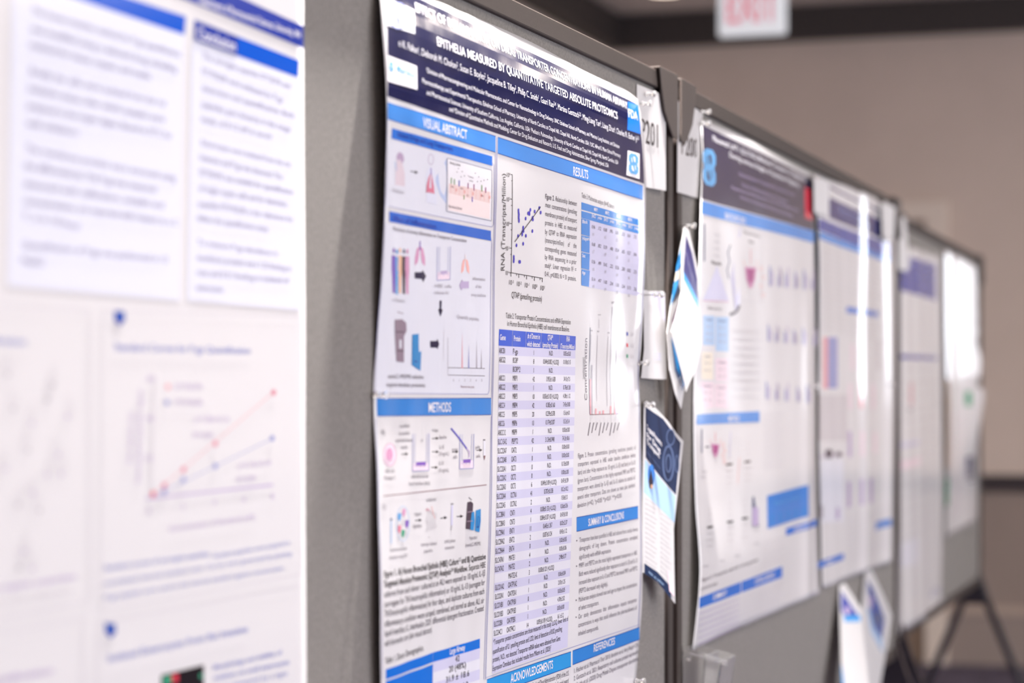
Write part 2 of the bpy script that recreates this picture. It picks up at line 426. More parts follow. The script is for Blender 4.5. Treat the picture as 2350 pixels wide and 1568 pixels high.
g = MB(); g.lathe((DL[0], DL[1], ZC), (0, 0, -1), [(0, .10), (.012, .10), (.012, .07)], 'winframe', 28); g.build('trim_ring', t)
g = MB(); g.lathe((DL[0], DL[1], ZC-.012), (0, 0, -1), [(0, .068), (.003, .06)], 'diffuser', 28); g.build('lens', t)
# exit sign hanging in front of the far wall
es_d = F*.32/158; t_ = (1727-CX)/F; ep = (FWD+t_*RGT)*es_d; ez = EYE+(HOR-82)/F*es_d
ex, ey = ep
t = thing('exit_sign', (ex, ey, ez), 'glowing white hanging sign with red EXIT lettering near the far wall', 'sign')
m = MB(); m.box((ex-.16, ey-.02, ez), (ex+.16, ey+.02, ez+.25), 'signface'); m.build('sign_box', t, bevel=.012)
m = MB(); m.box((ex-.11, ey-.022, ez+.25), (ex+.11, ey+.022, ez+.265), 'winframe'); m.bar((ex, ey, ez+.26), (ex, ey, ZC), .02, .02, 'winframe'); m.build('mount', t)
V, f, w = layout('EXIT', True); hh = .14; ww = .25
m = MB(); n = len(V)
vv = [(ex-ww/2+a/w*ww, ey-.0215, ez+.062+b*hh) for a, b in V]; m.add(vv, f, 'signred'); m.build('lettering', t)

# ------------------------------------------------------------------ display boards
def make_board(bd, label, rail=.029, gus=None, legs=()):
    q0, q1 = bd.sl, bd.sr; c = bd.W((q0+q1)/2, 0, -.02)
    t = thing('display_board', c, label, 'display board', 'poster boards in a row')
    def bx(mb, a, b, z0, z1, f, k, m):
        p = [bd.W(a, z0, f), bd.W(b, z0, f), bd.W(b, z1, f), bd.W(a, z1, f), bd.W(a, z0, k), bd.W(b, z0, k), bd.W(b, z1, k), bd.W(a, z1, k)]
        mb.hexa(p, m)
    mb = MB(); bx(mb, q0+rail, q1-rail, ZB+rail, ZT-rail, 0, -.03, 'fabric'); mb.build('fabric_panel', t)
    for a, b, z0, z1 in ((q0, q1, ZT-rail, ZT), (q0, q1, ZB, ZB+rail), (q0, q0+rail, ZB+rail, ZT-rail), (q1-rail, q1, ZB+rail, ZT-rail)):
        mb = MB(); bx(mb, a, b, z0, z1, .007, -.037, 'frame'); mb.build('frame_rail', t, bevel=.0025)
    for end in (q0, q1):
        s = 1 if end == q0 else -1
        mb = MB(); w0, hgt, F_, K_ = .105, .101, .011, -.041
        # a folded corner piece: long on top, tapering down the upright, wrapped over the rail
        out = [(end-s*.004, ZT+.004), (end+s*w0, ZT+.004), (end+s*(w0-.012), ZT-.03), (end+s*.075, ZT-.065), (end+s*.043, ZT-.090), (end+s*.026, ZT-hgt), (end-s*.004, ZT-hgt)]
        for f_, k_ in ((.0140, .0100), (-.0375, -.041)):
            Fv = [bd.W(a, z, f_) for a, z in out]; Bv = [bd.W(a, z, k_) for a, z in out]; n = len(out)
            mb.add(Fv+Bv, [tuple(range(n)), tuple(range(2*n-1, n-1, -1))]+[(i, i+n, (i+1) % n+n, (i+1) % n) for i in range(n)], 'bracket')
        u0, u1 = sorted((end-s*.004, end+s*w0)); bx(mb, u0, u1, ZT+.0005, ZT+.0045, .0139, -.0409, 'bracket')
        mb.build('corner_bracket', t, bevel=.0012)
    for q in legs:
        fo = MB(); x, y, _ = bd.W(q, 0, -.015); a = .03
        nx, ny = bd.n
        def pt(l, z, dq=0): return (x+nx*l+bd.e[0]*dq, y+ny*l+bd.e[1]*dq, z)
        out = [(-.02, ZB+.05), (.02, ZB+.05), (.055, ZB-.055), (.03, ZB-.075), (-.03, ZB-.075), (-.055, ZB-.055)]
        Fv = [pt(l, z, -.02) for l, z in out]; Bv = [pt(l, z, .02) for l, z in out]; n = len(out)
        fo.add(Fv+Bv, [tuple(range(n)), tuple(range(2*n-1, n-1, -1))]+[(i, i+n, (i+1) % n+n, (i+1) % n) for i in range(n)], 'black')
        fo.build('foot_bracket', t, bevel=.004)
        for s in (-1, 1):
            lm = MB(); lm.bar(pt(s*.034, ZB-.04), pt(s*.33, .012), .028, .03, 'black', (bd.e[0], bd.e[1], 0)); lm.build('leg', t, bevel=.004)
            lm = MB(); lm.bar(pt(s*.33, 0), pt(s*.33, .025), .05, .05, 'black', (bd.e[0], bd.e[1], 0)); lm.build('rubber_foot', t, bevel=.004)
    return t
make_board(B1, 'grey fabric display board nearest the camera, behind the two closest posters', legs=(B1.sl+.06, B1.sr-.05))
make_board(B2, 'grey fabric display board in the middle, holding the poster with a red block', legs=(B2.sl+.06, B2.sr-.03))
make_board(B3, 'farthest grey fabric display board, standing on black A-shaped legs by the far wall', legs=(B3.sl+.06, B3.sr-.04))

# ------------------------------------------------------------------ push pins
def pin(bd, px, py, off, label, tilt=0.):
    p = np.array(bd.P(px, py, off)); n = Vector((bd.n[0], bd.n[1], tilt)).normalized()
    t = thing('push_pin', tuple(p), label, 'push pin', 'clear push pins')
    m = MB(); m.lathe(p, n, [(0, .0040), (.0015, .0044), (.0025, .0028), (.009, .0023), (.011, .0045), (.0125, .0050), (.015, .0048), (.016, .0036)], 'pin', 20); m.build('head', t, smooth=True)
    m = MB(); m.bar(p+np.array(n)*.001, p-np.array(n)*min(off+.004, .02), .0011, .0011, 'steel', (0, 0, 1)); m.build('needle', t)
# ------------------------------------------------------------------ poster beside the nearest, with a navy title banner (in focus)
def zl(y): return EYE-(y-HOR)*5.0e-4
def zr(y): return EYE-(y-HOR)*6.9e-4
def zm(y): return EYE-(y-HOR)*5.9e-4
mm = lambda tab, zf: sorted([(zf(y), o/1000) for y, o in tab])
T_L = mm([(-75, 2), (-40, 6), (30, 12), (150, 16), (250, 18), (400, 16.5), (500, 14), (620, 11), (780, 5), (905, 2.2), (980, 3.5), (1080, 7), (1200, 9), (1400, 11.5), (1600, 11), (1850, 8)], zl)
T_M = mm([(80, 3), (115, 7), (170, 13), (260, 17), (400, 18), (600, 14), (800, 11), (1000, 8), (1200, 7), (1400, 4), (1700, 3)], zm)
T_R = mm([(215, 2.5), (250, 7), (330, 12), (430, 15.5), (560, 15), (660, 13), (780, 6.5), (850, 2.5), (950, 5), (1150, 9), (1300, 10), (1400, 8), (1500, 4), (1600, 2.5)], zr)
qa, qb = B1.hit(872, 400, .012)[0], B1.hit(1476, 500, .01)[0]
def off1(q, z):
    u = np.clip((np.asarray(q)-qa)/(qb-qa), 0, 1); L, M, R = interp(T_L, z), interp(T_M, z), interp(T_R, z)
    b = L*(1-u)*(1-2*u)+M*4*u*(1-u)+R*u*(2*u-1)
    up = np.clip((np.asarray(z)-1.45)/.2, 0, 1)
    rip = .0007*np.sin(q*78+2.4*np.sin(z*7))*np.clip(1-u*1.6, 0, 1)*(.4+.6*np.clip((1.75-z)/.2, 0, 1))+.0006*np.sin(q*41+z*6)*np.clip((u-.6)*2.2, 0, 1)+.0012*np.exp(-((u-.955)/.012)**2)*np.clip((z-1.5)*4, 0, 1)*np.clip((1.85-z)*6, 0, 1)
    return np.maximum(b+rip+.0005*np.sin(z*31+q*11)*up, .0012)
P1 = Poster(B1, off1)
root = thing('research_poster', B1.P(1170, 900, .01), 'sharp poster with navy title banner and long lavender data table, second from left', 'poster', 'research posters pinned to the boards')
L1 = [(868, -62), (873, 0), (877, 60), (884, 150), (888, 250), (885, 400), (882, 500), (876, 620), (865, 780), (857, 890), (858, 960), (864, 1060), (868, 1200), (872, 1350), (873, 1500), (875, 1640), (876, 1815)]
R1 = [(1463, 226), (1473, 275), (1479, 350), (1482, 430), (1481, 560), (1478, 660), (1472, 790), (1467, 860), (1470, 950), (1473, 1150), (1475, 1300), (1473, 1400), (1466, 1480), (1458, 1568), (1452, 1600)]
sheet(P1, L1, R1, [(868, -62), (1000, 0), (1216, 95), (1381, 182), (1435, 205), (1463, 226)], [(876, 1815), (1170, 1700), (1452, 1600)], root)
I = lambda: Ink(P1)
# title banner
ban = I().quad([(879, -42), (1463, 240), (1478, 422), (889, 221)], 'navy', 1).build('title_banner', root)
PARENT_INV[ban.name] = PARENT_INV[root.name] if False else Matrix.Translation(-Vector(root.location))
t = I()
t.text('EFFECT OF INFLAMMATION ON DRUG TRANSPORTER CONCENTRATIONS IN HUMAN AIRWAY', (953, 26), (1440, 251), 22, 'white', bold=True)
t.text('EPITHELIA MEASURED BY QUANTITATIVE TARGETED ABSOLUTE PROTEOMICS', (1002, 104), (1417, 274), 21, 'white', bold=True)
t.build('title_text', root)
t = I()
t.text('n K. Fallon^1, Deborah M. Cholon^2, Susan E. Boyles^2, Jacqueline B. Tilley^3, Philip C. Smith^1, Gauri Rao^3^,^4, Martina Gentzsch^2^,^5, Ming-Liang Tan^6, Liang Zhao^6, Charles R. Esther Jr^2^,^5', (914, 106), (1466, 327), 17, 'white')
t.text('^1Division of Pharmacoengineering and Molecular Pharmaceutics, and Center for Nanotechnology in Drug Delivery, UNC Eshelman School of Pharmacy, and ^2Marsico Lung Institute, and Division', (977, 166), (1421, 341), 11.5, 'white')
t.text('Pharmacotherapy and Experimental Therapeutics, Eshelman School of Pharmacy, University of North Carolina at Chapel Hill, Chapel Hill, North Carolina, USA; ^3USC Alfred E. Mann School Pharmacy', (968, 190), (1423, 362), 11.5, 'white')
t.text('and Pharmaceutical Sciences, University of Southern California, Los Angeles, California, USA; ^5Pediatric Pulmonology, University of North Carolina at Chapel Hill, Chapel Hill, North Carolina, USA', (978, 217), (1418, 378), 11.5, 'white')
t.text('and ^6Division of Quantitative Methods and Modeling, Center for Drug Evaluation and Research, U.S. Food and Drug Administration, Silver Spring, Maryland, USA', (1030, 255), (1396, 385), 11.5, 'white')
t.build('author_text', root)
def logo(parent_root, ink, name, mark, mname='emblem', label=None):
    o = ink.build(name, parent_root, label); PARENT_INV[o.name] = PARENT_INV[parent_root.name]
    if mark: mark.build(mname, o)
    return o
mk = I().ring(913, 36, 20, 30, 3, 'softblue', 3).ring(913, 36, 13, 20, 2, 'softblue', 3).poly([(907, 24), (919, 28), (919, 48), (913, 54), (907, 44)], 'softblue', 3)
logo(root, I().quad([(881, -8), (950, 22), (952, 78), (883, 57)], 'panel', 2), 'seal_badge', mk, 'seal_mark')
mk = I().text('Marsico', (909, 164), (952, 179), 17, 'unc', bold=True, layer=3).text('Lung Institute', (911, 174), (951, 190), 6, 'lgrey')
mk.poly([(892, 144), (897, 140), (902, 147), (903, 160), (897, 166), (892, 158)], 'unc', 3).line((895, 148), (900, 158), 2, 'white', 4)
logo(root, I().quad([(889, 127), (956, 152), (957, 206), (889, 186)], 'white', 2), 'institute_badge', mk, 'badge_lettering')
mk = I().text('FDA', (1441, 268), (1463, 276), 19, 'white', bold=True, layer=3)
logo(root, I().quad([(1440, 233), (1464, 241), (1469, 308), (1439, 298)], 'fda', 2), 'agency_badge', mk, 'badge_lettering')
def nc(ink, x, y, w, h, m, sl=.25, layer=3, core='white'):
    """interlocking letters N and C: an open octagonal C behind a slab-serif N"""
    P = lambda a, b: (x+a*w, y+b*h+a*w*sl)
    o = [P(*k) for k in ((.24, 0), (.76, 0), (1, .14), (1, .40), (.90, .42), (.90, .58), (1, .60), (1, .86), (.76, 1), (.24, 1), (0, .86), (0, .60), (.10, .58), (.10, .42), (0, .40), (0, .14))]
    ink.poly(o, m, layer)
    ink.poly([P(.44, .15), P(.62, .15), P(.68, .24), P(.68, .40), P(.58, .40)], core, layer+1); ink.poly([P(.30, .60), P(.40, .60), P(.56, .85), P(.38, .85), P(.30, .76)], core, layer+1)
    ink.line(P(.30, .22), P(.34, .44), w*.09, core, layer+1).line(P(.66, .56), P(.70, .78), w*.09, core, layer+1)
    return ink
logo(root, I().quad([(1440, 345), (1467, 353), (1467, 411), (1437, 402)], 'white', 2), 'university_badge', nc(I(), 1442, 350, 22, 47, 'unc'), 'letter_emblem')
def heading(q, txt, a, b, h, m='band', P=I, rt=None, edge=True, col='white'):
    k = P().quad(q, m, 1)
    if edge: k.line(q[0], q[1], 1.6, 'royal', 2).line(q[3], q[2], 1.6, 'royal', 2)
    r_ = rt or root
    o = k.build('section_heading', r_); PARENT_INV[o.name] = PARENT_INV[r_.name]
    if txt: P().text(txt, a, b, h, col, bold=True).build('heading_text', o)
    return o
PARENT_INV[root.name] = Matrix.Translation(-Vector(root.location))
heading([(889, 235), (1137, 313), (1137, 350), (889, 273)], 'VISUAL ABSTRACT', (970, 291), (1071, 320), 22, 'blue')
heading([(1142, 315), (1475, 427), (1475, 459), (1142, 352)], 'RESULTS', (1314, 402), (1349, 411), 20, 'blue')
heading([(864, 915), (1127, 914), (1127, 952), (865, 955)], 'METHODS', (982, 946), (1034, 945), 22)
heading([(1323, 1188), (1464, 1162), (1464, 1190), (1323, 1220)], 'SUMMARY & CONCLUSIONS', (1349, 1208), (1431, 1190), 17)
heading([(1117, 1560), (1310, 1496), (1310, 1530), (1117, 1600)], 'ACKNOWLEDGEMENTS', (1171, 1568), (1268, 1534), 20, 'cyan2')
heading([(1314, 1494), (1467, 1440), (1467, 1468), (1314, 1526)], 'REFERENCES', (1361, 1497), (1410, 1479), 17)
# column rules
t = I()
t.path([(1139.5, 316), (1137, 500), (1133.5, 700), (1130.5, 900), (1128, 1100), (1123, 1300), (1114, 1560)], 1.6, 'line').path([(1136, 352), (1134, 500), (1130.5, 700), (1127.5, 912)], 1.2, 'line')
t.path([(1127, 955), (1124.5, 1100), (1119.5, 1300), (1110, 1560)], 1.2, 'line').path([(1477, 465), (1474, 700), (1464, 860), (1468, 1100), (1470, 1300), (1464, 1440)], 1.2, 'line')
t.line((1114, 1556), (1467, 1434), 1.2, 'line').path([(889, 275), (886, 400), (877, 620), (860, 900)], 1.2, 'line').path([(862, 960), (868, 1150), (874, 1350), (876, 1560)], 1.2, 'line')
t.line((880, 1139), (1116, 1113), 1.8, 'brown')
t.build('column_rules', root)
# visual abstract, drug panel
k = I().quad([(893, 320), (1129, 385), (1127, 520), (884, 474)], 'panel', 1)
k.path([(892, 474), (1128, 521), (1132, 515), (1133, 380), (1129, 374)], 1.2, 'line')
k.quad([(899, 294), (1129, 359), (1129, 381), (898, 318)], 'blue2', 2); k.text('Inhaled Drugs and Lung Transporters', (911, 313), (1038, 348), 12, 'deep', bold=True)
# breathing figure
k.poly([(912, 352), (917, 349), (924, 354), (927, 366), (923, 376), (917, 366), (911, 370), (909, 360)], 'hair').poly([(911, 366), (920, 368), (924, 380), (928, 400), (928, 428), (906, 424), (907, 400), (906, 384)], 'skinl')
k.line((906, 372), (909, 392), 2.2, 'sky', 3).text('Inhalation', (899, 440), (926, 446), 9, 'lgrey')
k.arrow((941, 393), (956, 396), 2.0)
k.ring(988, 366, 6, 12, 1.2, 'hair').poly([(984, 384), (992, 385), (999, 398), (1001, 470), (978, 464), (977, 398)], 'panel2', 2)
k.line((988, 386), (988, 402), 2.2, 'purple', 3)
k.poly([(987, 398), (985, 420), (984, 436), (977, 444), (978, 425), (982, 408)], 'pink', 3).poly([(989, 398), (992, 412), (995, 430), (996, 446), (989, 441), (989, 420)], 'pink', 3)
k.poly([(978, 430), (995, 434), (994, 444), (979, 441)], 'pink', 4)
k.poly([(997, 411), (1025, 363), (1025, 470), (1010, 450)], 'tri', 2)
k.quad([(1025, 363), (1127, 391), (1126, 507), (1024, 485)], 'white', 3); k.path([(1025, 363), (1127, 391), (1126, 507), (1024, 485), (1025, 363)], 1.1, 'slate', 4)
k.quad([(1029, 421), (1124, 441), (1123, 467), (1028, 443)], 'cell', 4).quad([(1028, 443), (1123, 467), (1122, 503), (1028, 482)], 'palepink', 4)
k.text('Airway Lumen', (1030, 376), (1055, 382), 6.5, 'black', layer=5).text('Basolateral blood', (1028, 476), (1058, 482), 6, 'grey', layer=5).text('Transporter', (1072, 406), (1085, 410), 4, 'grey', layer=5).text('protein', (1075, 416), (1084, 418), 4, 'grey', layer=5)
for x, y0, y1, m in ((1034, 408, 422, 'leaf'), (1041, 411, 424, 'leaf'), (1052, 414, 428, 'dot'), (1072.5, 420, 433, 'magenta'), (1086, 423, 438, 'magenta'), (1104, 425, 440, 'leaf'), (1113, 430, 443, 'magenta'), (1082, 452, 464, 'dot'), (1063, 448, 458, 'leaf')):
    k.line((x, y0), (x, y1), 2.4, m, 5)
for i in range(10):
    x = 1033+i*9.6; k.line((x, 423+i*2), (x, 444+i*2.2), .7, 'rose', 5)
    if i % 2: k.ell(x+3, 434+i*2.1, 1.8, 4.5, 'rose', 5)
for x, y in ((1047, 395), (1050, 387), (1059, 394), (1064, 404), (1089, 398), (1097, 406), (1109, 414), (1102, 416), (1117, 412), (1056, 406), (1094, 417)): k.ell(x, y, .9, 1.4, 'grey', 5, 6)
k.text('ABCB1', (1033, 430), (1040, 432), 4, 'brown', layer=6).text('MRP1', (1054, 434), (1061, 436), 4, 'brown', layer=6).text('OCT1', (1068, 450), (1074, 452), 4, 'brown', layer=6).text('PEPT2', (1102, 451), (1108, 453), 4, 'brown', layer=6)
k.build('transporter_diagram', root)
# visual abstract, workflow panel
k = I().quad([(884, 512), (1127, 556), (1122, 906), (862, 903)], 'panel', 1)
k.path([(866, 903), (1119, 905), (1122, 897), (1128, 560), (1126, 545)], 1.3, 'line')
k.quad([(893, 485), (1126, 530), (1126, 553), (893, 509)], 'pill', 2).text('Effect of Inflammation', (900, 506), (1000, 526), 12, 'deep', bold=True)
k.text('Mechanism of airway inflammation on Transporter Concentration', (901, 529), (1070, 557), 9.5, 'grey')
for x, m, y in ((903, 'purple', 570), (910, 'unc', 573), (917, 'peach', 570), (926, 'machdark', 572), (934, 'pink2', 572)):
    k.ell(x, y+5, 2.4, 6, 'slate' if m == 'machdark' else m, 3, 10)
    k.poly([(x-4.5, y+16), (x+4.5, y+17), (x+5, y+48), (x+3.2, y+70), (x+2.6, y+104), (x-2.6, y+102), (x-3.4, y+68), (x-5, y+46)], m, 2)
k.text('n Donors', (899, 692), (928, 695), 9, 'lgrey')
def lungs(x, y, w, h, m, tr='purple'):
    k.line((x, y-h*.28), (x, y+h*.2), w*.12, tr, 3)
    k.poly([(x-.06*w, y), (x-.3*w, y+.12*h), (x-.48*w, y+.6*h), (x-.5*w, y+h), (x-.2*w, y+.82*h), (x-.1*w, y+.5*h)], m, 2)
    k.poly([(x+.06*w, y), (x+.3*w, y+.12*h), (x+.48*w, y+.6*h), (x+.5*w, y+1.03*h), (x+.2*w, y+.85*h), (x+.1*w, y+.5*h)], m, 2)
lungs(963, 566, 24, 44, 'pink2'); lungs(1067, 594, 19, 34, 'rose', 'palepink')
k.poly([(951, 625), (969, 625), (969, 620), (977, 634), (970, 648), (970, 641), (951, 639)], 'navy', 3)
k.poly([(1075, 646), (1060, 646), (1060, 641), (1053, 655), (1058, 667), (1060, 662), (1075, 662)], 'softpurple', 3)
def beaker(x0, x1, y0, y1, lv, lite=False):
    c_ = 'softblue'
    k.path([(x0, y0), (x0-1, y1), (x1-1, y1-2), (x1, y0-1)], 1.6, c_).path([(x0+5, y0), (x0+4, y1-12), (x1-6, y1-13), (x1-5, y0)], 1.0, c_)
    k.quad([(x0+1, lv), (x1-2, lv-1), (x1-2, y1-3), (x0, y1-2)], 'liquid', 2)
    k.quad([(x0+7, lv-3), (x1-8, lv-4), (x1-8, lv+4), (x0+7, lv+5)], 'softpurple' if lite else 'purple', 3)
beaker(1003, 1033, 567, 644, 625, True)
k.text('HBE cells', (996, 660), (1035, 661), 8, 'lgrey').text('cultured ALI', (995, 675), (1029, 676), 8, 'lgrey')
k.text('Inflammation', (1083, 643), (1113, 645), 8, 'lgrey').text('of the', (1090, 661), (1104, 662), 8, 'lgrey').text('airway conditions', (1080, 680), (1114, 682), 8, 'lgrey')
k.poly([(1008, 690), (1013, 690), (1012, 708), (1015, 712), (1010, 727), (1005, 711), (1008, 708)], 'navy', 3)
k.poly([(905, 734), (922, 733), (931, 741), (932, 760), (926, 772), (926, 832), (909, 830), (906, 780)], 'machine', 3)
k.line((906, 762), (926, 762), 2, 'machdark', 4).line((908, 805), (926, 806), 2, 'machdark', 4).poly([(915, 780), (920, 780), (920, 800), (915, 799)], 'panel', 4)
k.line((911, 716), (925, 720), 2, 'machine')
k.poly([(945, 768), (960, 766), (960, 795), (961, 812), (966, 806), (964, 851), (955, 846), (944, 838)], 'cyan', 3).line((949, 829), (957, 831), 3, 'royal', 4)
k.poly([(986, 783), (1003, 783), (1003, 778), (1007, 790), (1003, 802), (1003, 798), (987, 798)], 'navy', 3)
k.text('Quantify peptides', (1047, 731), (1098, 737), 9, 'lgrey')
k.line((1027, 775), (1027, 860), 1.2, 'lgrey').line((1027, 844), (1112, 846), 1.4, 'grey').line((1027, 861), (1112, 863), 1.4, 'grey').line((1018, 756), (1017, 828), 1, 'pale')
for x, y, m in ((1060, 762, 'softred'), (1075, 790, 'softblue'), (1093, 778, 'lgrey'), (1104, 800, 'lgrey')): k.poly([(x-1.6, 845), (x, y), (x+1.6, 846)], m)
for i in range(6): k.text(str(i), (1038+i*13, 876), (1041+i*13, 876), 6, 'lgrey')
k.text('Retention time (min)', (1056, 890), (1087, 891), 5.5, 'brown')
k.text('nanoLC-MS/MS selective', (889, 868), (971, 870), 10, 'grey').text('targeted absolute proteomics', (886, 887), (975, 889), 10, 'grey')
k.build('workflow_diagram', root)
# methods, panels A and B
k = I(); k.text('A)', (874, 998), (883, 998), 13, 'grey').text('B)', (877, 1170), (886, 1169), 13, 'lgrey')
k.ell(894, 1044, 14, 26, 'liquid', 1, 22).ring(894, 1044, 14, 26, 1.6, 'pink2', 2).ell(893, 1043, 8, 15, 'pink2', 3)
for s, x0, x1, y in (('modified', 916, 939, 982), ('bronchial', 915, 939, 999), ('epithelial-based', 907, 946, 1015), ('media', 919, 934, 1031), ('HBE cells', 883, 905, 1086), ('Passage 2', 881, 906, 1101),
    ('air', 965, 970, 1015), ('4 days', 991, 1005, 992), ('Baseline', 1007, 1024, 1008), ('IL-1β', 1007, 1018, 1031), ('(10 ng/mL)', 1006, 1029, 1046), ('IL-13', 1006, 1017, 1068), ('(10 ng/mL)', 1005, 1029, 1084),
    ('scrape', 1036, 1050, 1036), ('cells', 1039, 1048, 1053), ('pellet', 1090, 1101, 1031), ('cells', 1092, 1101, 1051), ('cultured at an air', 942, 983, 1098), ('liquid interface (ALI)', 937, 986, 1114)):
    k.text(s, (x0, y), (x1, y-1), 8.5, 'grey')
for a, b in (((921, 1043), (934, 1042)), ((991, 1007), (1004, 1006)), ((991, 1037), (1004, 1037)), ((989, 1073), (1002, 1073)), ((1037, 1038), (1049, 1037)), ((1093, 1034), (1104, 1033))): k.arrow(a, b, 1.8)
beaker(947, 984, 996, 1082, 1064); beaker(1055, 1087, 997, 1077, 1058)
k.line((1034, 983), (1070, 1030), 3, 'dot', 4).path([(1070, 1030), (1076, 1037), (1075, 1050)], 3, 'softpurple', 4)
k.line((1108, 1010), (1113, 1010), 3, 'grey').quad([(1109, 1012), (1113, 1012), (1113, 1046), (1109, 1046)], 'lav2', 2).poly([(1109, 1046), (1113, 1046), (1111, 1057)], 'brown', 3)
k.line((897, 1190), (897, 1195), 6, 'slate').line((897, 1195), (897, 1248), 3, 'sky')
k.ring(924, 1202, 15, 40, 1.1, 'sky')
for x, y, m in ((916, 1187, 'unc'), (926, 1177, 'pink2'), (933, 1203, 'purple'), (916, 1215, 'pink'), (924, 1225, 'green')): k.poly([(x-3, y-9), (x+4, y-8), (x+3, y+2), (x, y+11), (x-4, y+3)], m, 3)
for a, b in (((952, 1195), (965, 1194)), ((1010, 1190), (1023, 1188)), ((1047, 1186), (1060, 1185))): k.arrow(a, b, 1.9)
for p in ([(976, 1172), (981, 1168), (985, 1174)], ):
    k.path(p, 2, 'pink', 3)
for j in range(5):
    x = 978+j*5; k.path([(x, 1165+j*3), (x+2.5, 1180), (x-1, 1195+j), (x+3, 1208), (x-2, 1222-j*2)], 1.0, 'lgrey', 3)
k.path([(990, 1162), (993, 1180), (998, 1190)], 1.4, 'rose', 3)
k.line((1034, 1157), (1040, 1157), 3, 'grey').quad([(1035, 1160), (1039, 1160), (1038, 1206), (1034, 1206)], 'lav', 2).line((1036, 1206), (1034, 1217), 1.3, 'grey')
k.poly([(1072, 1153), (1080, 1151), (1085, 1156), (1084, 1175), (1083, 1216), (1068, 1214), (1070, 1180)], 'machdark', 3).line((1070, 1176), (1084, 1174), 2, 'machine', 4).line((1069, 1197), (1083, 1196), 2, 'machine', 4).line((1075, 1142), (1082, 1148), 2, 'grey')
k.poly([(1081, 1177), (1087, 1174), (1088, 1196), (1086, 1218), (1078, 1216), (1079, 1196)], 'cyan', 4).poly([(1091, 1172), (1102, 1168), (1102, 1196), (1099, 1222), (1089, 1219), (1090, 1196)], 'cyan', 4)
k.ring(1096, 1197, 2.6, 12, 1.1, 'royal', 5).line((1092, 1210), (1097, 1210), 3, 'royal', 5)
for s, x0, x1, y, dy in (('unlabeled', 977, 1000, 1152, 2), ('trypsin', 950, 966, 1184, 1), ('digestion', 946, 967, 1212, 2), ('membrane protein', 894, 933, 1267, 5), ('extraction using DDF', 892, 934, 1284, 5), ('isotope labeled', 965, 1001, 1254, 3),
    ('peptides', 972, 992, 1269, 2), ('solid phase', 1019, 1044, 1247, 3), ('extraction', 1020, 1042, 1262, 3), ('Injection', 1077, 1094, 1239, 2), ('(nanoLC-MS/MS)', 1067, 1102, 1256, 5)):
    k.text(s, (x0, y), (x1, y-dy), 8.5, 'grey')
k.text('+', (982, 1236), (985, 1236), 5, 'grey')
k.build('methods_diagram', root)
t = I()
LN = ['~Figure 1. A) Human Bronchial Epithelia (HBE) Culture^1^,^2 and B) Quantitative', '~Targeted Absolute Proteomic (QTAP) Analysis^3^,^4 Workflow.~ Separate HBE', 'cultures from each donor cultured at an ALI were exposed to 10 ng/mL IL-1β',
    '(surrogate for TH1/neutrophilic inflammation) or 10 ng/mL IL-13 (surrogate for', 'TH2/eosinophilic inflammation) for four days, and duplicate cultures from each', 'inflammatory condition were scraped, combined, and stored as above. ALI, air',
    'liquid interface; IL, interleukin; DDF, differential detergent fractionation. Created', 'with biorender.com (also visual abstract).']
LY = [(1326, 1283.5), (1349, 1302.5), (1372, 1321.5), (1395, 1342.5), (1417, 1363), (1440, 1384), (1462, 1402), (1485, 1451)]
for i, (s, (ya, yb)) in enumerate(zip(LN, LY)):
    t.text(s, (880.5+i*.2, ya), ((1114-i*.8) if i < 7 else 991, yb), 15, 'black' if i < 2 else 'dark')
t.text('Table 1. Donor Demographics.', (883, 1525), (972, 1493), 15, 'black')
t.build('figure_caption', root)
k = I().quad([(885, 1537), (993, 1498), (1101, 1466), (1101, 1466)][:4] if False else [(885, 1537), (993, 1498), (993, 1520), (885, 1560)], 'blue2', 1).quad([(993.5, 1498), (1101, 1466), (1101, 1488), (993.5, 1520)], 'blue2', 1)
k.quad([(885, 1564), (993, 1525), (991, 1640), (885, 1680)], 'blue2', 1)
for j, s in enumerate(('42', '20 (48%)', '31.9 ± 18.6', '24.1 ± 4.2')):
    y = 1488+j*24; k.quad([(993.5, y+33-1), (1101, y), (1100, y+24), (993.5, y+56)], 'lav' if j % 2 == 0 else 'lav2', 1)
    w_ = len(s)*2.5; k.text(s, (1049-w_, y+32), (1049+w_, y+32-w_*.6), 14, 'black')
k.text('Large Airway', (1031, 1503), (1066, 1492), 14, 'white', bold=True)
k.build('demographics_table', root)
# scatter plot
k = I()
k.line((1175, 401), (1172.5, 627), 1.6, 'black').line((1172, 626), (1245, 639), 1.6, 'black')
for i, s in enumerate(('10^4', '10^2', '10^0', '10^-^2', '10^-^4')):
    y = 401+i*56.3; x = 1175-i*.7; k.line((x-4, y-.5), (x, y), 1.6, 'black').text(s, (x-14, y+5), (x-5, y+6), 10, 'black')
    if i < 4: k.line((x-2, y+14), (x, y+14), 1.4, 'black')
for i, s in enumerate(('10^-^3', '10^-^2', '10^-^1', '10^0', '10^1')):
    x = 1172+i*18; y = 626+i*3.2; k.line((x, y), (x, y+9), 1.5, 'black').text(s, (x-6, y+27), (x+6, y+29), 11, 'black')
    if i: k.line((x-5, y-1), (x-5, y+4), 1.2, 'black')
k.vtext('RNA (Transcripts/Million)', (1157, 623), (1159, 398), 8.5, 'black'); k.text('QTAP (pmol/mg protein)', (1173, 683), (1243, 693), 14, 'black')
sx = lambda a: 1130+a/4.356; sy = lambda b: 380+b/4.356
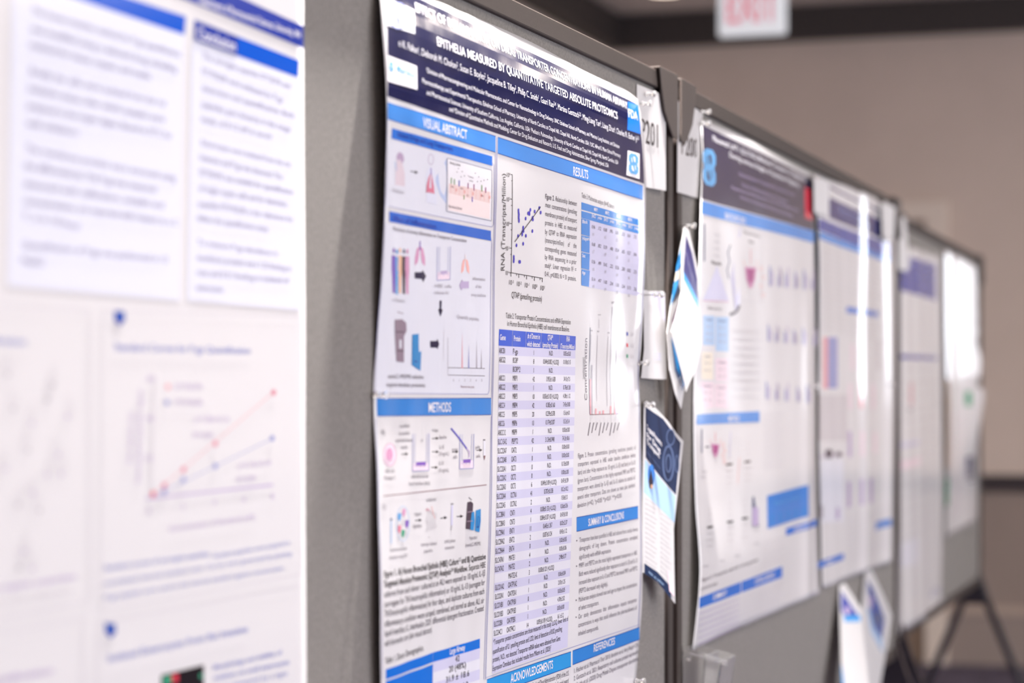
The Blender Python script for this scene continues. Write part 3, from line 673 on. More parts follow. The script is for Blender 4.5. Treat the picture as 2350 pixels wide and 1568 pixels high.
for a, b in ((258, 448), (259, 470), (262, 490), (261, 508), (260, 525), (263, 542), (263, 556), (354, 478), (368, 485), (368, 472), (377, 443), (420, 460), (330, 530), (400, 522), (402, 540), (396, 532), (480, 470), (466, 425), (397, 655), (305, 620), (304, 645), (308, 655), (295, 668), (295, 690), (332, 703), (254, 705), (305, 782), (238, 798), (211, 912), (212, 935), (210, 958), (265, 963), (274, 963)):
    k.ell(sx(a), sy(b), 1.7, 4.4, 'dot', 3, 12)
k.line((sx(218), sy(765)), (sx(478), sy(412)), 1.7, 'black', 4)
k.build('scatter_plot', root)
t = I()
F2 = [('~Figure 2.~ Relationship between', 456, 473), ('mean concentrations (pmol/mg', 475, 492.5), ('membrane protein) of transport', 495.5, 512), ('proteins in HBE as measured', 516, 531), ('by QTAP to RNA expression', 537, 549.5), ('(transcripts/million) of the', 556, 570), ('corresponding genes measured', 575, 588.5), ('by RNA sequencing in a prior', 595, 607), ('study^6. Linear regression R^2 =', 614, 624.5), ('0.41, p<0.003; N = 31 proteins.', 634, 645.5)]
for i, (s, a, b) in enumerate(F2): t.text(s, (1250.5-i*.1, a), (1323-i*.15, b), 11.5, 'dark', just=1.08)
t.text('Table 2: Transporter Protein Concentrations and mRNA Expression', (1160, 730), (1309, 745), 12.5, 'black')
t.text('in Human Bronchial Epithelia (HBE) cell membranes at Baseline.', (1163, 748), (1306, 761.5), 12.5, 'black')
t.text('Table 3. Multivariate analysis (N=42 donors)', (1334, 453), (1410, 480), 11, 'dark')
t.build('figure_caption', root)
# table 3
k = I().quad([(1334, 464), (1469, 505), (1469, 519), (1334, 481)], 'band', 1).quad([(1334, 484), (1469, 522), (1469, 538), (1334, 500)], 'band', 1)
k.quad([(1353, 506), (1469, 539), (1467, 680), (1348, 659)], 'lav', 1)
for j in range(4): k.quad([(1334, 501+j*39), (1353, 506+j*38.5), (1353-j*.7, 543+j*38.5), (1333.5, 538+j*39)], 'band', 2)
for j, s in enumerate(('Black', 'Hispanic', 'Sex', 'Age')): k.text(s, (1335, 512+j*39), (1335+2.4*len(s), 513.5+j*39), 8, 'white', bold=True)
for i in range(8):
    x = 1357+i*14; y = 498+i*4.0; k.text(('β±CI', 'p-value')[i % 2], (x, y), (x+9, y+3), 7.5, 'white', bold=True)
    if i < 4: k.text('MRP%d' % (i+1), (1362+i*26, 484+i*7.6), (1371+i*26, 486.5+i*7.6), 8, 'white', bold=True)
rr = random.Random(2)
for j in range(4):
    for i in range(8):
        x = 1357+i*13.6; y = 524+j*40+i*3.3
        k.text('%.2f' % rr.uniform(0, 1) if i % 2 == 0 else '.%02d' % rr.randint(1, 99), (x, y), (x+8, y+2), 8, 'grey')
        if i % 2 == 0: k.text('±%d' % rr.randint(1, 9), (x+1, y+17), (x+6, y+18), 8, 'lgrey')
k.build('multivariate_table', root)
# table 2
RT = [('ABCB1', 'P-gp', '1', 'N.D.', '0.05±0.03'), ('ABCG2', 'BCRP', '8', '0.044±0.082 (<LLOQ)', '0.18±0.15'), ('', 'BCRP*2', '1', 'N.D.', ''), ('ABCC1', 'MRP1', '42', '3.955±1.638', '34.3±7.5'), ('ABCC2', 'MRP2', '1', 'N.D.', '0.78±0.38'),
 ('ABCC3', 'MRP3', '10', '0.056±0.103 (<LLOQ)', '4.38±1.12'), ('ABCC4', 'MRP4', '42', '0.385±0.160', '7.45±0.80'), ('ABCC5', 'MRP5', '20', '0.239±0.378', '15.6±4.0'), ('ABCC6', 'MRP6', '13', '0.174±0.307', '15.5±5.4'), ('ABCC12', 'MRP9', '1', 'N.D.', '0.00±0.00'),
 ('SLC15A2', 'PEPT2', '42', '3.124±0.948', '74.3±18.6'), ('SLC22A7', 'OAT2', '1', 'N.D.', '0.00±0.00'), ('SLC22A8', 'OAT3', '0', 'N.D.', '0.00±0.00'), ('SLC22A1', 'OCT1', '0', 'N.D.', '0.13±0.09'), ('SLC22A2', 'OCT2', '0', 'N.D.', '0.00±0.00'), ('SLC22A3', 'OCT3', '6', '0.049±0.109 (<LLOQ)', '0.47±0.59'),
 ('SLC22A4', 'OCTN1', '41', '0.707±0.338', '10.2±10.2'), ('SLC22A5', 'OCTN2', '2', 'N.D.', '15.8±3.3'), ('SLC28A1', 'CNT1', '4', '0.038±0.133 (<LLOQ)', '0.36±0.36'), ('SLC28A3', 'CNT3', '1', '0.084±0.537 (<LLOQ)', '0.47±0.18'), ('SLC29A1', 'ENT1', '11', '0.645±1.357', '8.03±2.37'), ('SLC29A2', 'ENT2', '2', '0.037±0.124', '8.45±1.12'),
 ('SLC29A4', 'ENT4', '0', 'N.D.', '0.03±0.05'), ('SLC47A1', 'MATE1', '4', 'N.D.', '0.05±0.06'), ('SLC47A2', 'MATE2', '2', 'N.D.', '2.98±0.77'), ('', 'MATE2-K', '3', '0.030±0.121 (<LLOQ)', ''), ('SLCO1A2', 'OATP1A2', '1', 'N.D.', '0.06±0.04'), ('SLCO2A1', 'OATP2A1', '1', 'N.D.', '2.03±1.25'),
 ('SLCO1B1', 'OATP1B1', '0', 'N.D.', '0.03±0.05'), ('SLCO1B3', 'OATP1B3', '1', 'N.D.', '4.78±2.52'), ('SLCO2B1', 'OATP2B1', '1', 'N.D.', '0.03±0.00'), ('SLCO4C1', 'OATP4C1', '14', '0.093±0.109 (<LLOQ)', '16.1±3.2')]
def tl(v): return (1144.5-14.5*v**1.5, 794+671*v)
def tr_(v): return (1320-16*v**1.5, 804+615*v)
def tp(u, v): a, b = tl(v), tr_(v); return (a[0]+(b[0]-a[0])*u, a[1]+(b[1]-a[1])*u)
k = I(); hd = lambda u, v: (1145+(1321-1145)*u-v, 755.5+(772-755.5)*u+v*(38-6*u))
cols = [0, .175, .352, .55, .79, 1]
for i in range(5): k.quad([hd(cols[i]+(.004 if i else 0), 0), hd(cols[i+1], 0), hd(cols[i+1], 1), hd(cols[i]+(.004 if i else 0), 1)], 'tblhead', 1)
k.text('Gene', hd(.01, .65), hd(.085, .65), 13, 'white', bold=True).text('Protein', hd(.19, .65), hd(.28, .65), 12.5, 'white', bold=True)
k.text('# of Donors in', hd(.37, .42), hd(.53, .43), 12, 'white', bold=True).text('which detected', hd(.365, .93), hd(.535, .94), 12, 'white', bold=True)
k.text('QTAP*', hd(.63, .42), hd(.70, .42), 12, 'white', bold=True).text('(pmol/mg Protein)', hd(.565, .93), hd(.77, .94), 12, 'white', bold=True).text('RNA', hd(.875, .42), hd(.92, .42), 12, 'white', bold=True).text('(Transcripts/Million)', hd(.80, .93), hd(.985, .94), 11, 'white', bold=True)
n = len(RT)
for j, r in enumerate(RT):
    a, b = j/n, (j+1)/n; k.quad([tp(0, a), tp(1, a), tp(1, b), tp(0, b)], 'lav' if j % 2 == 0 else 'lav2', 1)
o = k.build('data_table', root); PARENT_INV[o.name] = PARENT_INV[root.name]
k = I()
for j, r in enumerate(RT):
    v = (j+.5)/n; h = 11
    def cell(s, u, cen, cw, m='black', yy=0, hh=h):
        if not s: return
        w_ = cw*len(s); u0 = u-w_/2 if cen else u
        A, B = tp(u0, v), tp(u0+w_, v); k.text(s, (A[0], A[1]+hh/2+yy), (B[0], B[1]+hh/2+yy), hh, m)
    cell(r[0], .0 if v < .8 else .01, False, .0165, hh=12.5); cell(r[1], .18, False, .0165, hh=12.5); cell(r[2], .455, True, .014, yy=1)
    cell(r[3], .68, True, .0135 if len(r[3]) < 6 else .0108, yy=0); cell(r[4], .89, True, .0105, 'dark', yy=-1, hh=10)
k.build('table_text', o)
k = I().quad([(1130, 1465), (1304, 1419), (1302, 1485), (1129, 1547)], 'lav', 1)
for s, a, b in (('*Transporter protein concentrations are those measured in this study. LLOQ, lower limit of', (1131, 1481), (1303, 1425)), ('quantification of 0.1 pmol/mg protein and LOD, limit of detection of 0.02 pmol/mg', (1130, 1502), (1289, 1448)), ('protein). N.D., not detected. Transporter mRNA values were obtained from Gene', (1130, 1521), (1285, 1470)), ('Expression Omnibus that included results from Mikami et al. (2023)^7', (1129.5, 1541), (1264, 1493))):
    k.text(s, a, b, 12.5, 'black')
k.build('table_footnote', root)
# bar chart
k = I().line((1354, 752), (1353, 951), 1.4, 'slate').line((1353, 952), (1423, 950), 1.6, 'brown')
for x, y, m in ((1354.5, 870, 'softred'), (1358, 838, 'lgrey'), (1367, 938, 'softred'), (1376, 944, 'softred'), (1384, 942, 'softred'), (1401, 932, 'softred'), (1411, 900, 'softred'), (1414, 872, 'softblue'), (1420, 938, 'softred')):
    k.quad([(x-1.7, y), (x+1.7, y), (x+1.5, 951), (x-1.8, 951)], m, 2)
for x, y0, y1 in ((1356, 768, 830), (1371, 770, 920), (1395, 773, 932), (1404, 705, 930), (1415, 774, 870)): k.line((x, y0), (x-2, y1), 1, 'lgrey', 2); k.text('**', (x-2, y0-4), (x+3, y0-4), 7, 'grey')
for x, y in ((1374, 727), (1415, 733), (1405, 698)): k.text('***', (x-3, y), (x+4, y), 6, 'grey'); k.line((x, y+6), (x, y+26), .9, 'lgrey')
k.vtext('Concentration', (1347, 920), (1347, 775), 6, 'grey').vtext('(pmol/mg protein)', (1341, 870), (1341, 820), 5, 'grey')
for x, y, m, s in ((1437, 762, 'deep', 'QTAP'), (1437, 788, 'red', 'IL-1β'), (1437, 813, 'green', 'IL-13')): k.quad([(x, y), (x+4, y+.5), (x+4, y+9), (x, y+8.5)], m, 2); k.text(s, (x+9, y+9), (x+16, y+10), 8, 'lgrey')
for i in range(9): k.line((1354+i*8.3, 970), (1349+i*8.3, 1000-(i % 3)*6), 2.2, 'grey')
k.build('bar_chart', root)
t = I()
t.para(['~Figure 3.~ Protein concentrations (pmol/mg membrane protein) of', 'transporters expressed in HBE under baseline conditions (white', 'bars) and after 4-day exposure to 10 ng/mL IL-1β (red bars) or IL-13', '(green bars). Concentrations in the highly expressed MRP and PEPT2', 'transporters were altered by IL-1β and IL-13 relative to control of', 'several other transporters. Data are shown as mean plus standard', 'deviation (n=42). *p<0.05 **p<0.01 ***p<0.001'],
    (1326, 1052), (1458, 1032), (1324, 1166), (1456, 1135), 11, 'grey', just=1.02, last=.78)
def bullets(lines, y0, y1, dy0, dy1):
    n = len(lines)
    for i, (s, k_) in enumerate(lines):
        q_ = i/(n-1); y = y0+(y1-y0)*q_; dy = dy0+(dy1-dy0)*q_
        if s.startswith('•'): t.ell(1323-q_*2, y-4, 1.2, 1.8, 'grey', 3, 8); s = s[1:]
        t.text(s, (1329-q_*3, y), (1329-q_*3+(1463-1329)*k_, y-dy*k_), 11, 'grey', just=1.02 if k_ == 1 else False)
bullets([('•Transporters have been quantified in HBE and cultures from a racially diverse', 1), ('demographic of lung donors. Protein concentrations correlated', 1), ('significantly with mRNA expression.', .55), ('•MRP1 and PEPT2 are the most highly expressed transporters in HBE.', 1), ('Both were reduced significantly after exposure to both IL-1β and IL-13', 1), ('increased after exposure to IL-13 and PEPT2 decreased MRP1 and PEPT2', 1), ('(PEPT2 decreased only slightly).', .5),
    ('•Multivariate analysis showed race and age to impact the concentrations', 1), ('of select transporters.', .35), ('•Our study demonstrates that inflammation impacts transporter', 1), ('concentrations in ways that could influence the pharmacokinetics of', 1), ('inhaled compounds.', .35)], 1245, 1460, 26, 43)
for i in range(3): t.text(('1. Fischer et al. Pharmacol Ther 2015; Ibrahim et al. Am J Respir Crit', '2. Gentzsch et al. 2021; Respiratory cell cultures protein expression', '3. Smith et al. (2020) Drug Metab Dispos transporter abundance')[i], (1316, 1546+i*17), (1464, 1484+i*16), 11, 'grey')
t.text('This project is supported by the Food and Drug Administration (FDA) of the U.S.', (1160, 1600), (1305, 1550), 12, 'dark').text('Department of Health and Human Services (HHS) as part of a financial award', (1160, 1618), (1304, 1567), 12, 'dark')
t.build('body_text', root)
pin(B1, 860, 906, .004, 'clear push pin at the left edge of the poster with the navy title banner')
pin(B1, 1466, 833, .004, 'clear push pin at the right edge of the sharp poster, beside the folded white card')
# ------------------------------------------------------------------ generic pieces for the other posters
def poster(bd, off, left, right, top, bottom, label, nu=70, nv=90):
    ps = Poster(bd, off); c = bd.P((left[0][0]+right[0][0])/2, 900, .01)
    r = thing('research_poster', c, label, 'poster', 'research posters pinned to the boards')
    sheet(ps, left, right, top, bottom, r, nu, nv); return ps, r
def hd2(ps, r, q, txt, a, b, h, m, col='white', edge=False):
    return heading(q, txt, a, b, h, m, P=lambda: Ink(ps), rt=r, edge=edge, col=col)

# ------------------------------------------------------------------ nearest poster (far left, out of focus)
def off0(q, z):
    u = np.clip((np.asarray(q)+2.3)/1.0, 0, 1)
    return .004+.0035*np.sin(np.pi*u)**2+.0012*np.sin(z*6+1)*u+.001
P0, r0 = poster(B1, off0, [(-330, -640), (-330, 900), (-330, 2380)], [(696, -95), (697, 300), (700, 700), (700, 1100), (703, 1568), (704, 1930)],
    [(-330, -640), (200, -330), (696, -95)], [(-330, 2380), (200, 2150), (704, 1930)], 'blurred white poster with pale lavender text boxes, nearest the camera at far left')
N = lambda: Ink(P0)
hd2(P0, r0, [(-300, -395), (696, 60), (696, 111), (-300, -304)], 'Department of Pharmaceutical Sciences, University, MA', (455, 6), (689, 88), 17, 'p0b')
hd2(P0, r0, [(30, -92), (426, 38), (423, 80), (28, -52)], 'Methods', (45, -62), (150, -28), 22, 'p0a')
o = hd2(P0, r0, [(446, 45), (686, 139), (684, 178), (445, 92)], 'Conclusion', (452, 88), (540, 119), 27, 'p0a')
N().quad([(447, 46), (545, 84), (544, 128), (446, 92)], 'p0b', 2).build('heading_shade', o)
def panel(quad, rows, h, name='text_panel', m='p0p', tm='text2'):
    o = N().quad(quad, m, 1).build(name, r0) if quad else None
    k = N()
    for a, b, s in rows: k.text(s, a, b, h, tm)
    if o: PARENT_INV[o.name] = PARENT_INV[r0.name]
    k.build('panel_text', o or r0)
s_ = 1/2.24; rw = lambda L: [((a*s_, b*s_), (c*s_, d*s_), t) for a, b, c, d, t in L]
panel([(28, -52), (422, 80), (412, 690), (18, 655)], rw([(160, 66, 925, 296, 'The human intestine method for P-gp quantification'), (155, 160, 905, 372, 'was modified using a selected drug, including'), (150, 245, 770, 410, 'method for tissue, trypsin, and media'),
    (150, 382, 850, 548, 'Briefly the cells were isolated from the rat'), (142, 468, 845, 632, 'intestine tissue, after which samples were'), (137, 558, 880, 716, 'prepared in the tryptic digest. Bound at 37°C for'), (132, 648, 400, 700, 'with inhibitors'),
    (130, 778, 900, 932, 'The membrane proteins were extracted using'), (122, 866, 800, 990, 'the differential kit. The P-gp was measured'), (120, 960, 840, 1072, 'detected with calibrators, samples and'), (117, 1048, 910, 1162, 'concentrations, are reported with respect to a C'), (112, 1122, 405, 1182, 'T_x in 10 fmol'),
    (110, 1272, 860, 1352, 'Quantification of P-gp was performed in 12'), (107, 1355, 230, 1368, 'HepG2.')]), 17)
panel([(440, 93), (686, 180), (688, 712), (430, 690)], rw([(1040, 300, 1490, 458, 'The surrogate peptides STTSSYR and'), (1035, 380, 1450, 528, 'FTVYELIR were evaluated for P-gp'), (1035, 465, 1510, 610, 'detection and quantification. Both'), (1035, 548, 1490, 680, 'peptides gave linearity in the range'), (1030, 625, 1395, 718, 'study, of 0-12 nM in serum'),
    (1030, 745, 1490, 860, 'Enterocytes were isolated from the rat'), (1025, 822, 1450, 925, 'intestine and P-gp was detected. The'), (1022, 900, 1505, 1002, 'STTSSYR was suitable for quantification'), (1020, 980, 1475, 1065, 'of single tryptic cells and for detection,'), (1018, 1060, 1505, 1143, 'peptide FTVYELIR is the reference for'), (1014, 1135, 1380, 1192, 'follow the quantification assay.'),
    (1012, 1258, 1425, 1318, 'To measure P-gp abundance in'), (1010, 1338, 1495, 1395, 'membrane proteins were 1.25 fmol/µg in'), (1010, 1415, 1480, 1458, 'rats and 0.21 fmol/µg in isolated of'), (1006, 1492, 1150, 1504, 'enterocytes.')]), 14)
k = N()
k.path([(0, 700), (205, 712), (205, 1380), (0, 1420)], 3, 'pale').path([(235, 712), (690, 728), (690, 1318), (230, 1402), (235, 712)], 2.5, 'pale').path([(690, 1345), (225, 1430), (222, 1600)], 2.5, 'pale')
k.path([(0, 1455), (190, 1420), (190, 1600)], 2.5, 'pale'); k.build('box_outlines', r0)
def shield(x, y):
    o = N().poly([(x, y), (x+24, y+2), (x+25, y+22), (x+13, y+35), (x+1, y+22)], 'shield', 2).build('shield_emblem', r0); PARENT_INV[o.name] = PARENT_INV[r0.name]
    N().line((x+6, y+11), (x+19, y+12), 3.5, 'unc', 4).build('emblem_mark', o)
shield(261, 713); shield(240, 1430)
k = N().text('Standard Curves for P-gp Quantification', (262, 804), (574, 812), 17, 'softblue', bold=True)
k.line((353, 872), (346, 1140), 4, 'pale').line((334, 1145), (626, 1113), 5, 'softpurple')
k.line((350, 1136), (628, 900), 1.8, 'softred').line((350, 1140), (626, 1006), 1.8, 'softblue')
for x, y, m in ((350, 1134, 'red'), (376, 1114, 'pink'), (420, 1078, 'pink'), (493, 1018, 'pink'), (627, 901, 'pink'), (376, 1128, 'softblue'), (420, 1102, 'softblue'), (493, 1070, 'softblue'), (624, 1006, 'softblue'), (384, 888, 'softred'), (382, 924, 'softblue')): k.ell(x, y, 5, 7, m, 3)
for s, a, b in (('60', (336, 875), (354, 876)), ('40', (333, 967), (352, 967)), ('20', (331, 1058), (349, 1057)), ('STTSSYR', (400, 894), (464, 894)), ('FTVYELIR', (400, 930), (464, 930)), ('y=7.28x+0.16', (445, 968), (525, 968)), ('R²=0.99', (443, 1005), (488, 1006)), ('y=4.14x+0.18', (545, 1075), (620, 1068)), ('R²=0.99', (543, 1108), (585, 1104)),
    ('0', (337, 1180), (345, 1179)), ('2', (415, 1170), (423, 1169)), ('4', (487, 1160), (495, 1159)), ('6', (555, 1152), (563, 1151)), ('8', (620, 1146), (628, 1145)), ('Concentration of Standards (nM)', (386, 1220), (584, 1192))): k.text(s, a, b, 13, 'softpurple')
k.vtext('Area response ratio', (300, 1065), (305, 945), 11, 'softpurple').vtext('Normalized peptide signal', (320, 1110), (325, 895), 10, 'softpurple')
k.build('standard_curve_chart', r0)
k = N()
for i, (a, b, s) in enumerate((((238, 1310), (482, 1275), '~Standard curves of surrogate peptides.'), ((238, 1345), (668, 1275), 'normalized internal standard ratio. Curves were generated by plotting'), ((238, 1378), (650, 1308), 'P-gp peptide were used in the internal standard against concentration'), ((488, 1282), (665, 1250), 'Standard peptides were prepared in'))):
    k.text(s, a, b, 12, 'softblue')
k.text('Isolated Enterocytes From Rat Intestine', (246, 1520), (568, 1450), 17, 'softblue', bold=True)
k.text('Morphology and viability of', (488, 1538), (645, 1502), 12, 'softblue', bold=True).text('isolation rat small enterocytes', (490, 1562), (663, 1524), 12, 'softblue', bold=True).text('were assessed by a light', (490, 1585), (660, 1550), 12, 'softblue')
k.text('P-gp Quantification', (-150, 782), (60, 792), 17, 'softblue', bold=True).text('P-gp surrogate peptides', (-110, 1372), (174, 1328), 13, 'softpurple', bold=True).text('selected with in silico digestion.', (-160, 1410), (168, 1358), 12, 'pale')
k.text('P-gp Quantification', (-140, 1592), (122, 1545), 17, 'softpurple', bold=True); k.build('caption_text', r0)
k = N(); rr = random.Random(5)
for x, y in ((15, 845), (118, 870), (30, 925), (68, 958), (110, 905), (160, 942), (58, 1020), (130, 1030), (112, 1076), (143, 1074), (70, 1118), (40, 1146), (85, 1158), (8, 1062), (58, 1250), (45, 1290), (72, 1292)):
    k.ring(x, y, 9, 16, 2.5, 'pale', 2, 6); k.line((x, y-16), (x+rr.uniform(-14, 14), y-36), 2, 'pale'); k.ell(x+rr.uniform(-6, 6), y+14, 4, 5, 'softpurple' if rr.random() < .4 else 'lgrey', 2, 8)
k.build('chemical_structure', r0)
k = N().quad([(369, 1550), (467, 1526), (467, 1640), (369, 1660)], 'gel', 2).poly([(372, 1555), (391, 1550), (392, 1568), (373, 1574)], 'green', 4).poly([(393, 1549), (406, 1546), (407, 1564), (394, 1568)], 'red', 4).ell(460, 1552, 4, 6, 'green', 4)
k.build('microscope_picture', r0)

# ------------------------------------------------------------------ poster with the red block (middle board, left)
qa2, qb2 = B2.hit(1600, 900, .01)[0], B2.hit(1870, 900, .01)[0]
T2 = sorted([(EYE-(y-HOR)*7.6e-4, o/1000) for y, o in [(270, 4), (330, 9), (480, 14), (700, 12), (900, 4), (1000, 5), (1150, 9), (1330, 17), (1430, 12), (1500, 6)]])
def off2(q, z):
    u = np.clip((np.asarray(q)-qa2)/(qb2-qa2), 0, 1)
    return np.maximum(interp(T2, z)*(1-u)**1.3+(.006+.006*np.sin(np.pi*u))*u+.004*np.exp(-((u-.93)/.05)**2)*np.clip((1.75-z)*6, 0, 1)+.0003*np.sin(q*23+z*4), .0015)
P2, r2 = poster(B2, off2, [(1608, 272), (1612, 330), (1608, 480), (1601, 700), (1592, 925), (1596, 1150), (1606, 1330), (1597, 1430), (1589, 1494)], [(1864, 400), (1869, 550), (1871, 700), (1871, 900), (1870, 1000), (1874, 1200), (1880, 1362)],
    [(1608, 272), (1700, 311), (1790, 362), (1864, 400)], [(1589, 1494), (1680, 1447), (1784, 1403), (1880, 1362)], 'blurred poster with dark banner, light blue emblem and red block, beside the P200 sheet')
N = lambda: Ink(P2)
o = N().quad([(1611, 286), (1862, 410), (1866, 530), (1609, 456)], 'navy2', 1).build('title_banner', r2); PARENT_INV[o.name] = PARENT_INV[r2.name]
k = N().text('Placental LAT1 (SLC7A5) Mediated Transport of Gabapentin', (1635, 323), (1849, 418), 13, 'white', bold=True).text('During various Stages of Gestation Pregnancy', (1673, 360), (1834, 431), 12, 'white', bold=True)
for s, a, b in (('Quantitative Targeted Proteomics and', (1695, 402), (1822, 450)), ('Division of Pharmacotherapy and Therapeutics', (1702, 427), (1806, 466)), ('Department of Pharmaceutics, University Eshelman School', (1678, 433), (1832, 487)), ('Division of Quantitative Methods and Modeling', (1698, 455), (1818, 499))): k.text(s, a, b, 7, 'softpurple')
k.build('title_text', o)
Ink(P2).quad([(1846, 429), (1862, 437), (1864, 506), (1847, 500)], 'red', 2).build('red_block', r2, 'red block at the right of the dark banner')
nc(Ink(P2), 1613, 338, 29, 84, 'unc', .3, 2, 'navy2').build('letter_emblem', r2)
hd2(P2, r2, [(1610, 461), (1868, 531), (1868, 558), (1609, 491)], 'BACKGROUND', (1663, 501), (1711, 514), 14, 'blue')
hd2(P2, r2, [(1599, 951), (1743, 944), (1743, 969), (1598, 975)], 'METHODS', (1671, 968), (1696, 967), 13, 'blue')
hd2(P2, r2, [(1605, 1372), (1700, 1336), (1700, 1361), (1604, 1397)], 'SUMMARY', (1635, 1378), (1667, 1366), 13, 'blue2')
hd2(P2, r2, [(1702, 1335), (1795, 1300), (1795, 1325), (1702, 1360)], 'CONCLUSIONS', (1731, 1342), (1776, 1325), 13, 'blue2')
hd2(P2, r2, [(1804, 1213), (1874, 1192), (1874, 1207), (1803, 1230)], 'REFERENCES', (1822, 1221), (1854, 1211), 8, 'blue2')
k = N().line((1616, 514), (1616, 600), 4, 'slate').text('Placenta', (1632, 606), (1655, 609), 8, 'black', bold=True)
for i in range(4): k.text('in vitro', (1638-i*.4, 540+i*16), (1651, 543+i*16), 6, 'lgrey')
k.poly([(1645, 610), (1672, 690), (1613, 688)], 'lav').line((1613, 690), (1672, 693), 2, 'pink2', 3).poly([(1699, 512), (1697, 705), (1688, 722), (1677, 640)], 'lav', 2)
k.path([(1676, 562), (1670, 580), (1674, 600), (1668, 620), (1672, 640)], 3, 'slate')
k.path([(1696, 700), (1692, 712), (1684, 719), (1674, 722)], 7, 'dark', 3).path([(1700, 520), (1748, 530), (1746, 695), (1699, 690)], 1.2, 'pale')
k.text('Placenta Perfusion', (1706, 535), (1745, 546), 7, 'grey').text('Model', (1718, 558), (1730, 560), 7, 'grey').text('Table summary', (1622, 710), (1656, 712), 7, 'grey')
def flask(x, y, w, h):
    k.path([(x-w*.55, y-h*.3), (x-w*.42, y)], 1.4, 'rose').path([(x+w*.55, y-h*.3), (x+w*.42, y)], 1.4, 'rose').line((x, y-h*.8), (x, y-h*.1), 2.5, 'softred')
    k.poly([(x-w*.45, y), (x+w*.45, y+2), (x+w*.34, y+h*.6), (x+w*.12, y+h), (x-w*.1, y+h), (x-w*.34, y+h*.6)], 'pink2', 3).poly([(x-w*.3, y+h*.1), (x+w*.3, y+h*.12), (x+w*.2, y+h*.6), (x, y+h*.85), (x-w*.2, y+h*.6)], 'magenta', 4)
    for i in range(4): k.ring(x+w*(.8+.15*(i % 2)), y+h*(.1+.4*i), 3, 5, 1.4, 'rose', 3, 8)
flask(1722, 612, 30, 50)
k.build('placenta_diagram', r2)
k = N()
for q, m in (([1613, 724, 1640, 792], 'sky'), ([1642, 727, 1672, 806], 'sky'), ([1610, 808, 1636, 870], 'softyellow'), ([1642, 822, 1672, 875], 'softpink'), ([1608, 876, 1638, 936], 'softpink'), ([1640, 880, 1670, 936], 'softpink')):
    k.rect(*q, m, 1, 1)
    n_ = int((q[3]-q[1])/16)
    for j in range(n_): k.text(('Control' if j == 0 else '%d.%d' % (j*3, j)), (q[0]+6, q[1]+12+j*16), (q[2]-6, q[1]+13+j*16), 6, 'slate' if j == 0 else 'lgrey')
k.build('summary_boxes', r2)
k = N()
for i in range(9): k.text('Transport kinetics during placental perfusion of compounds', (1681-i*.3, 762+i*19), (1746-i*.3, 766+i*18.6-i*.1), 7, 'pale' if i % 3 else 'softgrey')
for i in range(11): k.text('quantitative tissue binding', (1751, 955+i*12), (1798-(i % 3)*5, 952+i*12), 5, 'pale')
for i in range(6): k.text('placental transfer of test compounds', (1750, 1248+i*11), (1800-(i % 2)*8, 1234+i*11), 6, 'softgrey')
k.text('Figure 2. Transporter expression during gestation', (1610, 1336), (1740, 1287), 8, 'grey').text('across term tissue', (1607, 1356), (1646, 1342), 8, 'grey')
for i in range(6): k.text('Gestational transport experiments indicate a high abundance of uptake transporters in term', (1604-i*.8, 1412+i*14), (1696, 1376+i*13), 7, 'softpurple'); k.text('LAT1 expression changed with the placental growth stage', (1704, 1374+i*13), (1800-i*4, 1336+i*13), 7, 'pale')
k.build('body_text', r2)
k = N()
for y, hh, xs in ((610, 46, (1765, 1785, 1801, 1823, 1843, 1862)), (745, 38, (1761, 1779, 1799, 1820, 1841, 1866)), (876, 40, (1757, 1779, 1801, 1828, 1850))):
    for i, x in enumerate(xs):
        for j in range(3): k.rect(x+j*3.3, y+hh*(.15*((i*7+j*5) % 4))+i*2, x+j*3.3+2.5, y+hh+i*2, ('softblue', 'softpurple', 'lgrey')[j] if i % 2 else ('softblue', 'lav', 'softpurple')[j], 2)
        k.line((x-1, y+hh+i*2+1), (x+11, y+hh+i*2+2), 1, 'pale')
k.build('bar_chart', r2)
k = N(); flask(1641, 1018, 22, 32)
k.line((1610, 985), (1610, 1040), 4, 'slate').line((1611, 1040), (1613, 1090), 1.4, 'pale').line((1618, 1026), (1628, 1026), 4, 'grey').line((1676, 990), (1674, 1050), 2.5, 'lav').line((1697, 1050), (1692, 1110), 1.6, 'rose')
for x, y in ((1673, 1066), (1715, 1060), (1629, 1210), (1675, 1198), (1709, 1190)):
    k.line((x-7, y+1), (x+7, y-1), 5, 'black', 3)
    for j in range(3): k.text('sample', (x-8, y+18+j*14), (x+8, y+16+j*14), 6, 'softgrey'); k.text('probe', (x-5, y-14-j*13), (x+5, y-15-j*13), 5, 'softgrey')
k.quad([(1726, 1140), (1730, 1140), (1742, 1208), (1725, 1209)], 'slate', 2).rect(1726, 1165, 1740, 1207, 'softpurple', 3)
for x, y in ((1610, 1085), (1607, 1098), (1613, 1302), (1650, 1290), (1686, 1278), (1730, 1250)): k.text('step', (x, y), (x+12, y-1), 6, 'lgrey')
k.build('methods_diagram', r2)
k = N().quad([(1760, 1138), (1855, 1113), (1856, 1185), (1761, 1214)], 'bluetxt', 1)
for i in range(5): k.rect(1768+i*18, 1180-i*4, 1777+i*18, 1206-i*5, 'band', 2)
k.text('Peptide transport', (1775, 1160), (1840, 1143), 8, 'unc'); k.build('blue_chart', r2)

def flute(u, a, b, c, h):
    """a fold in the paper: straight rise from a to b, gentle fall to c"""
    up = np.clip((u-a)/(b-a), 0, 1); dn = np.clip((u-b)/(c-b), 0, 1)
    return h*up*(1-dn*dn*(3-2*dn))
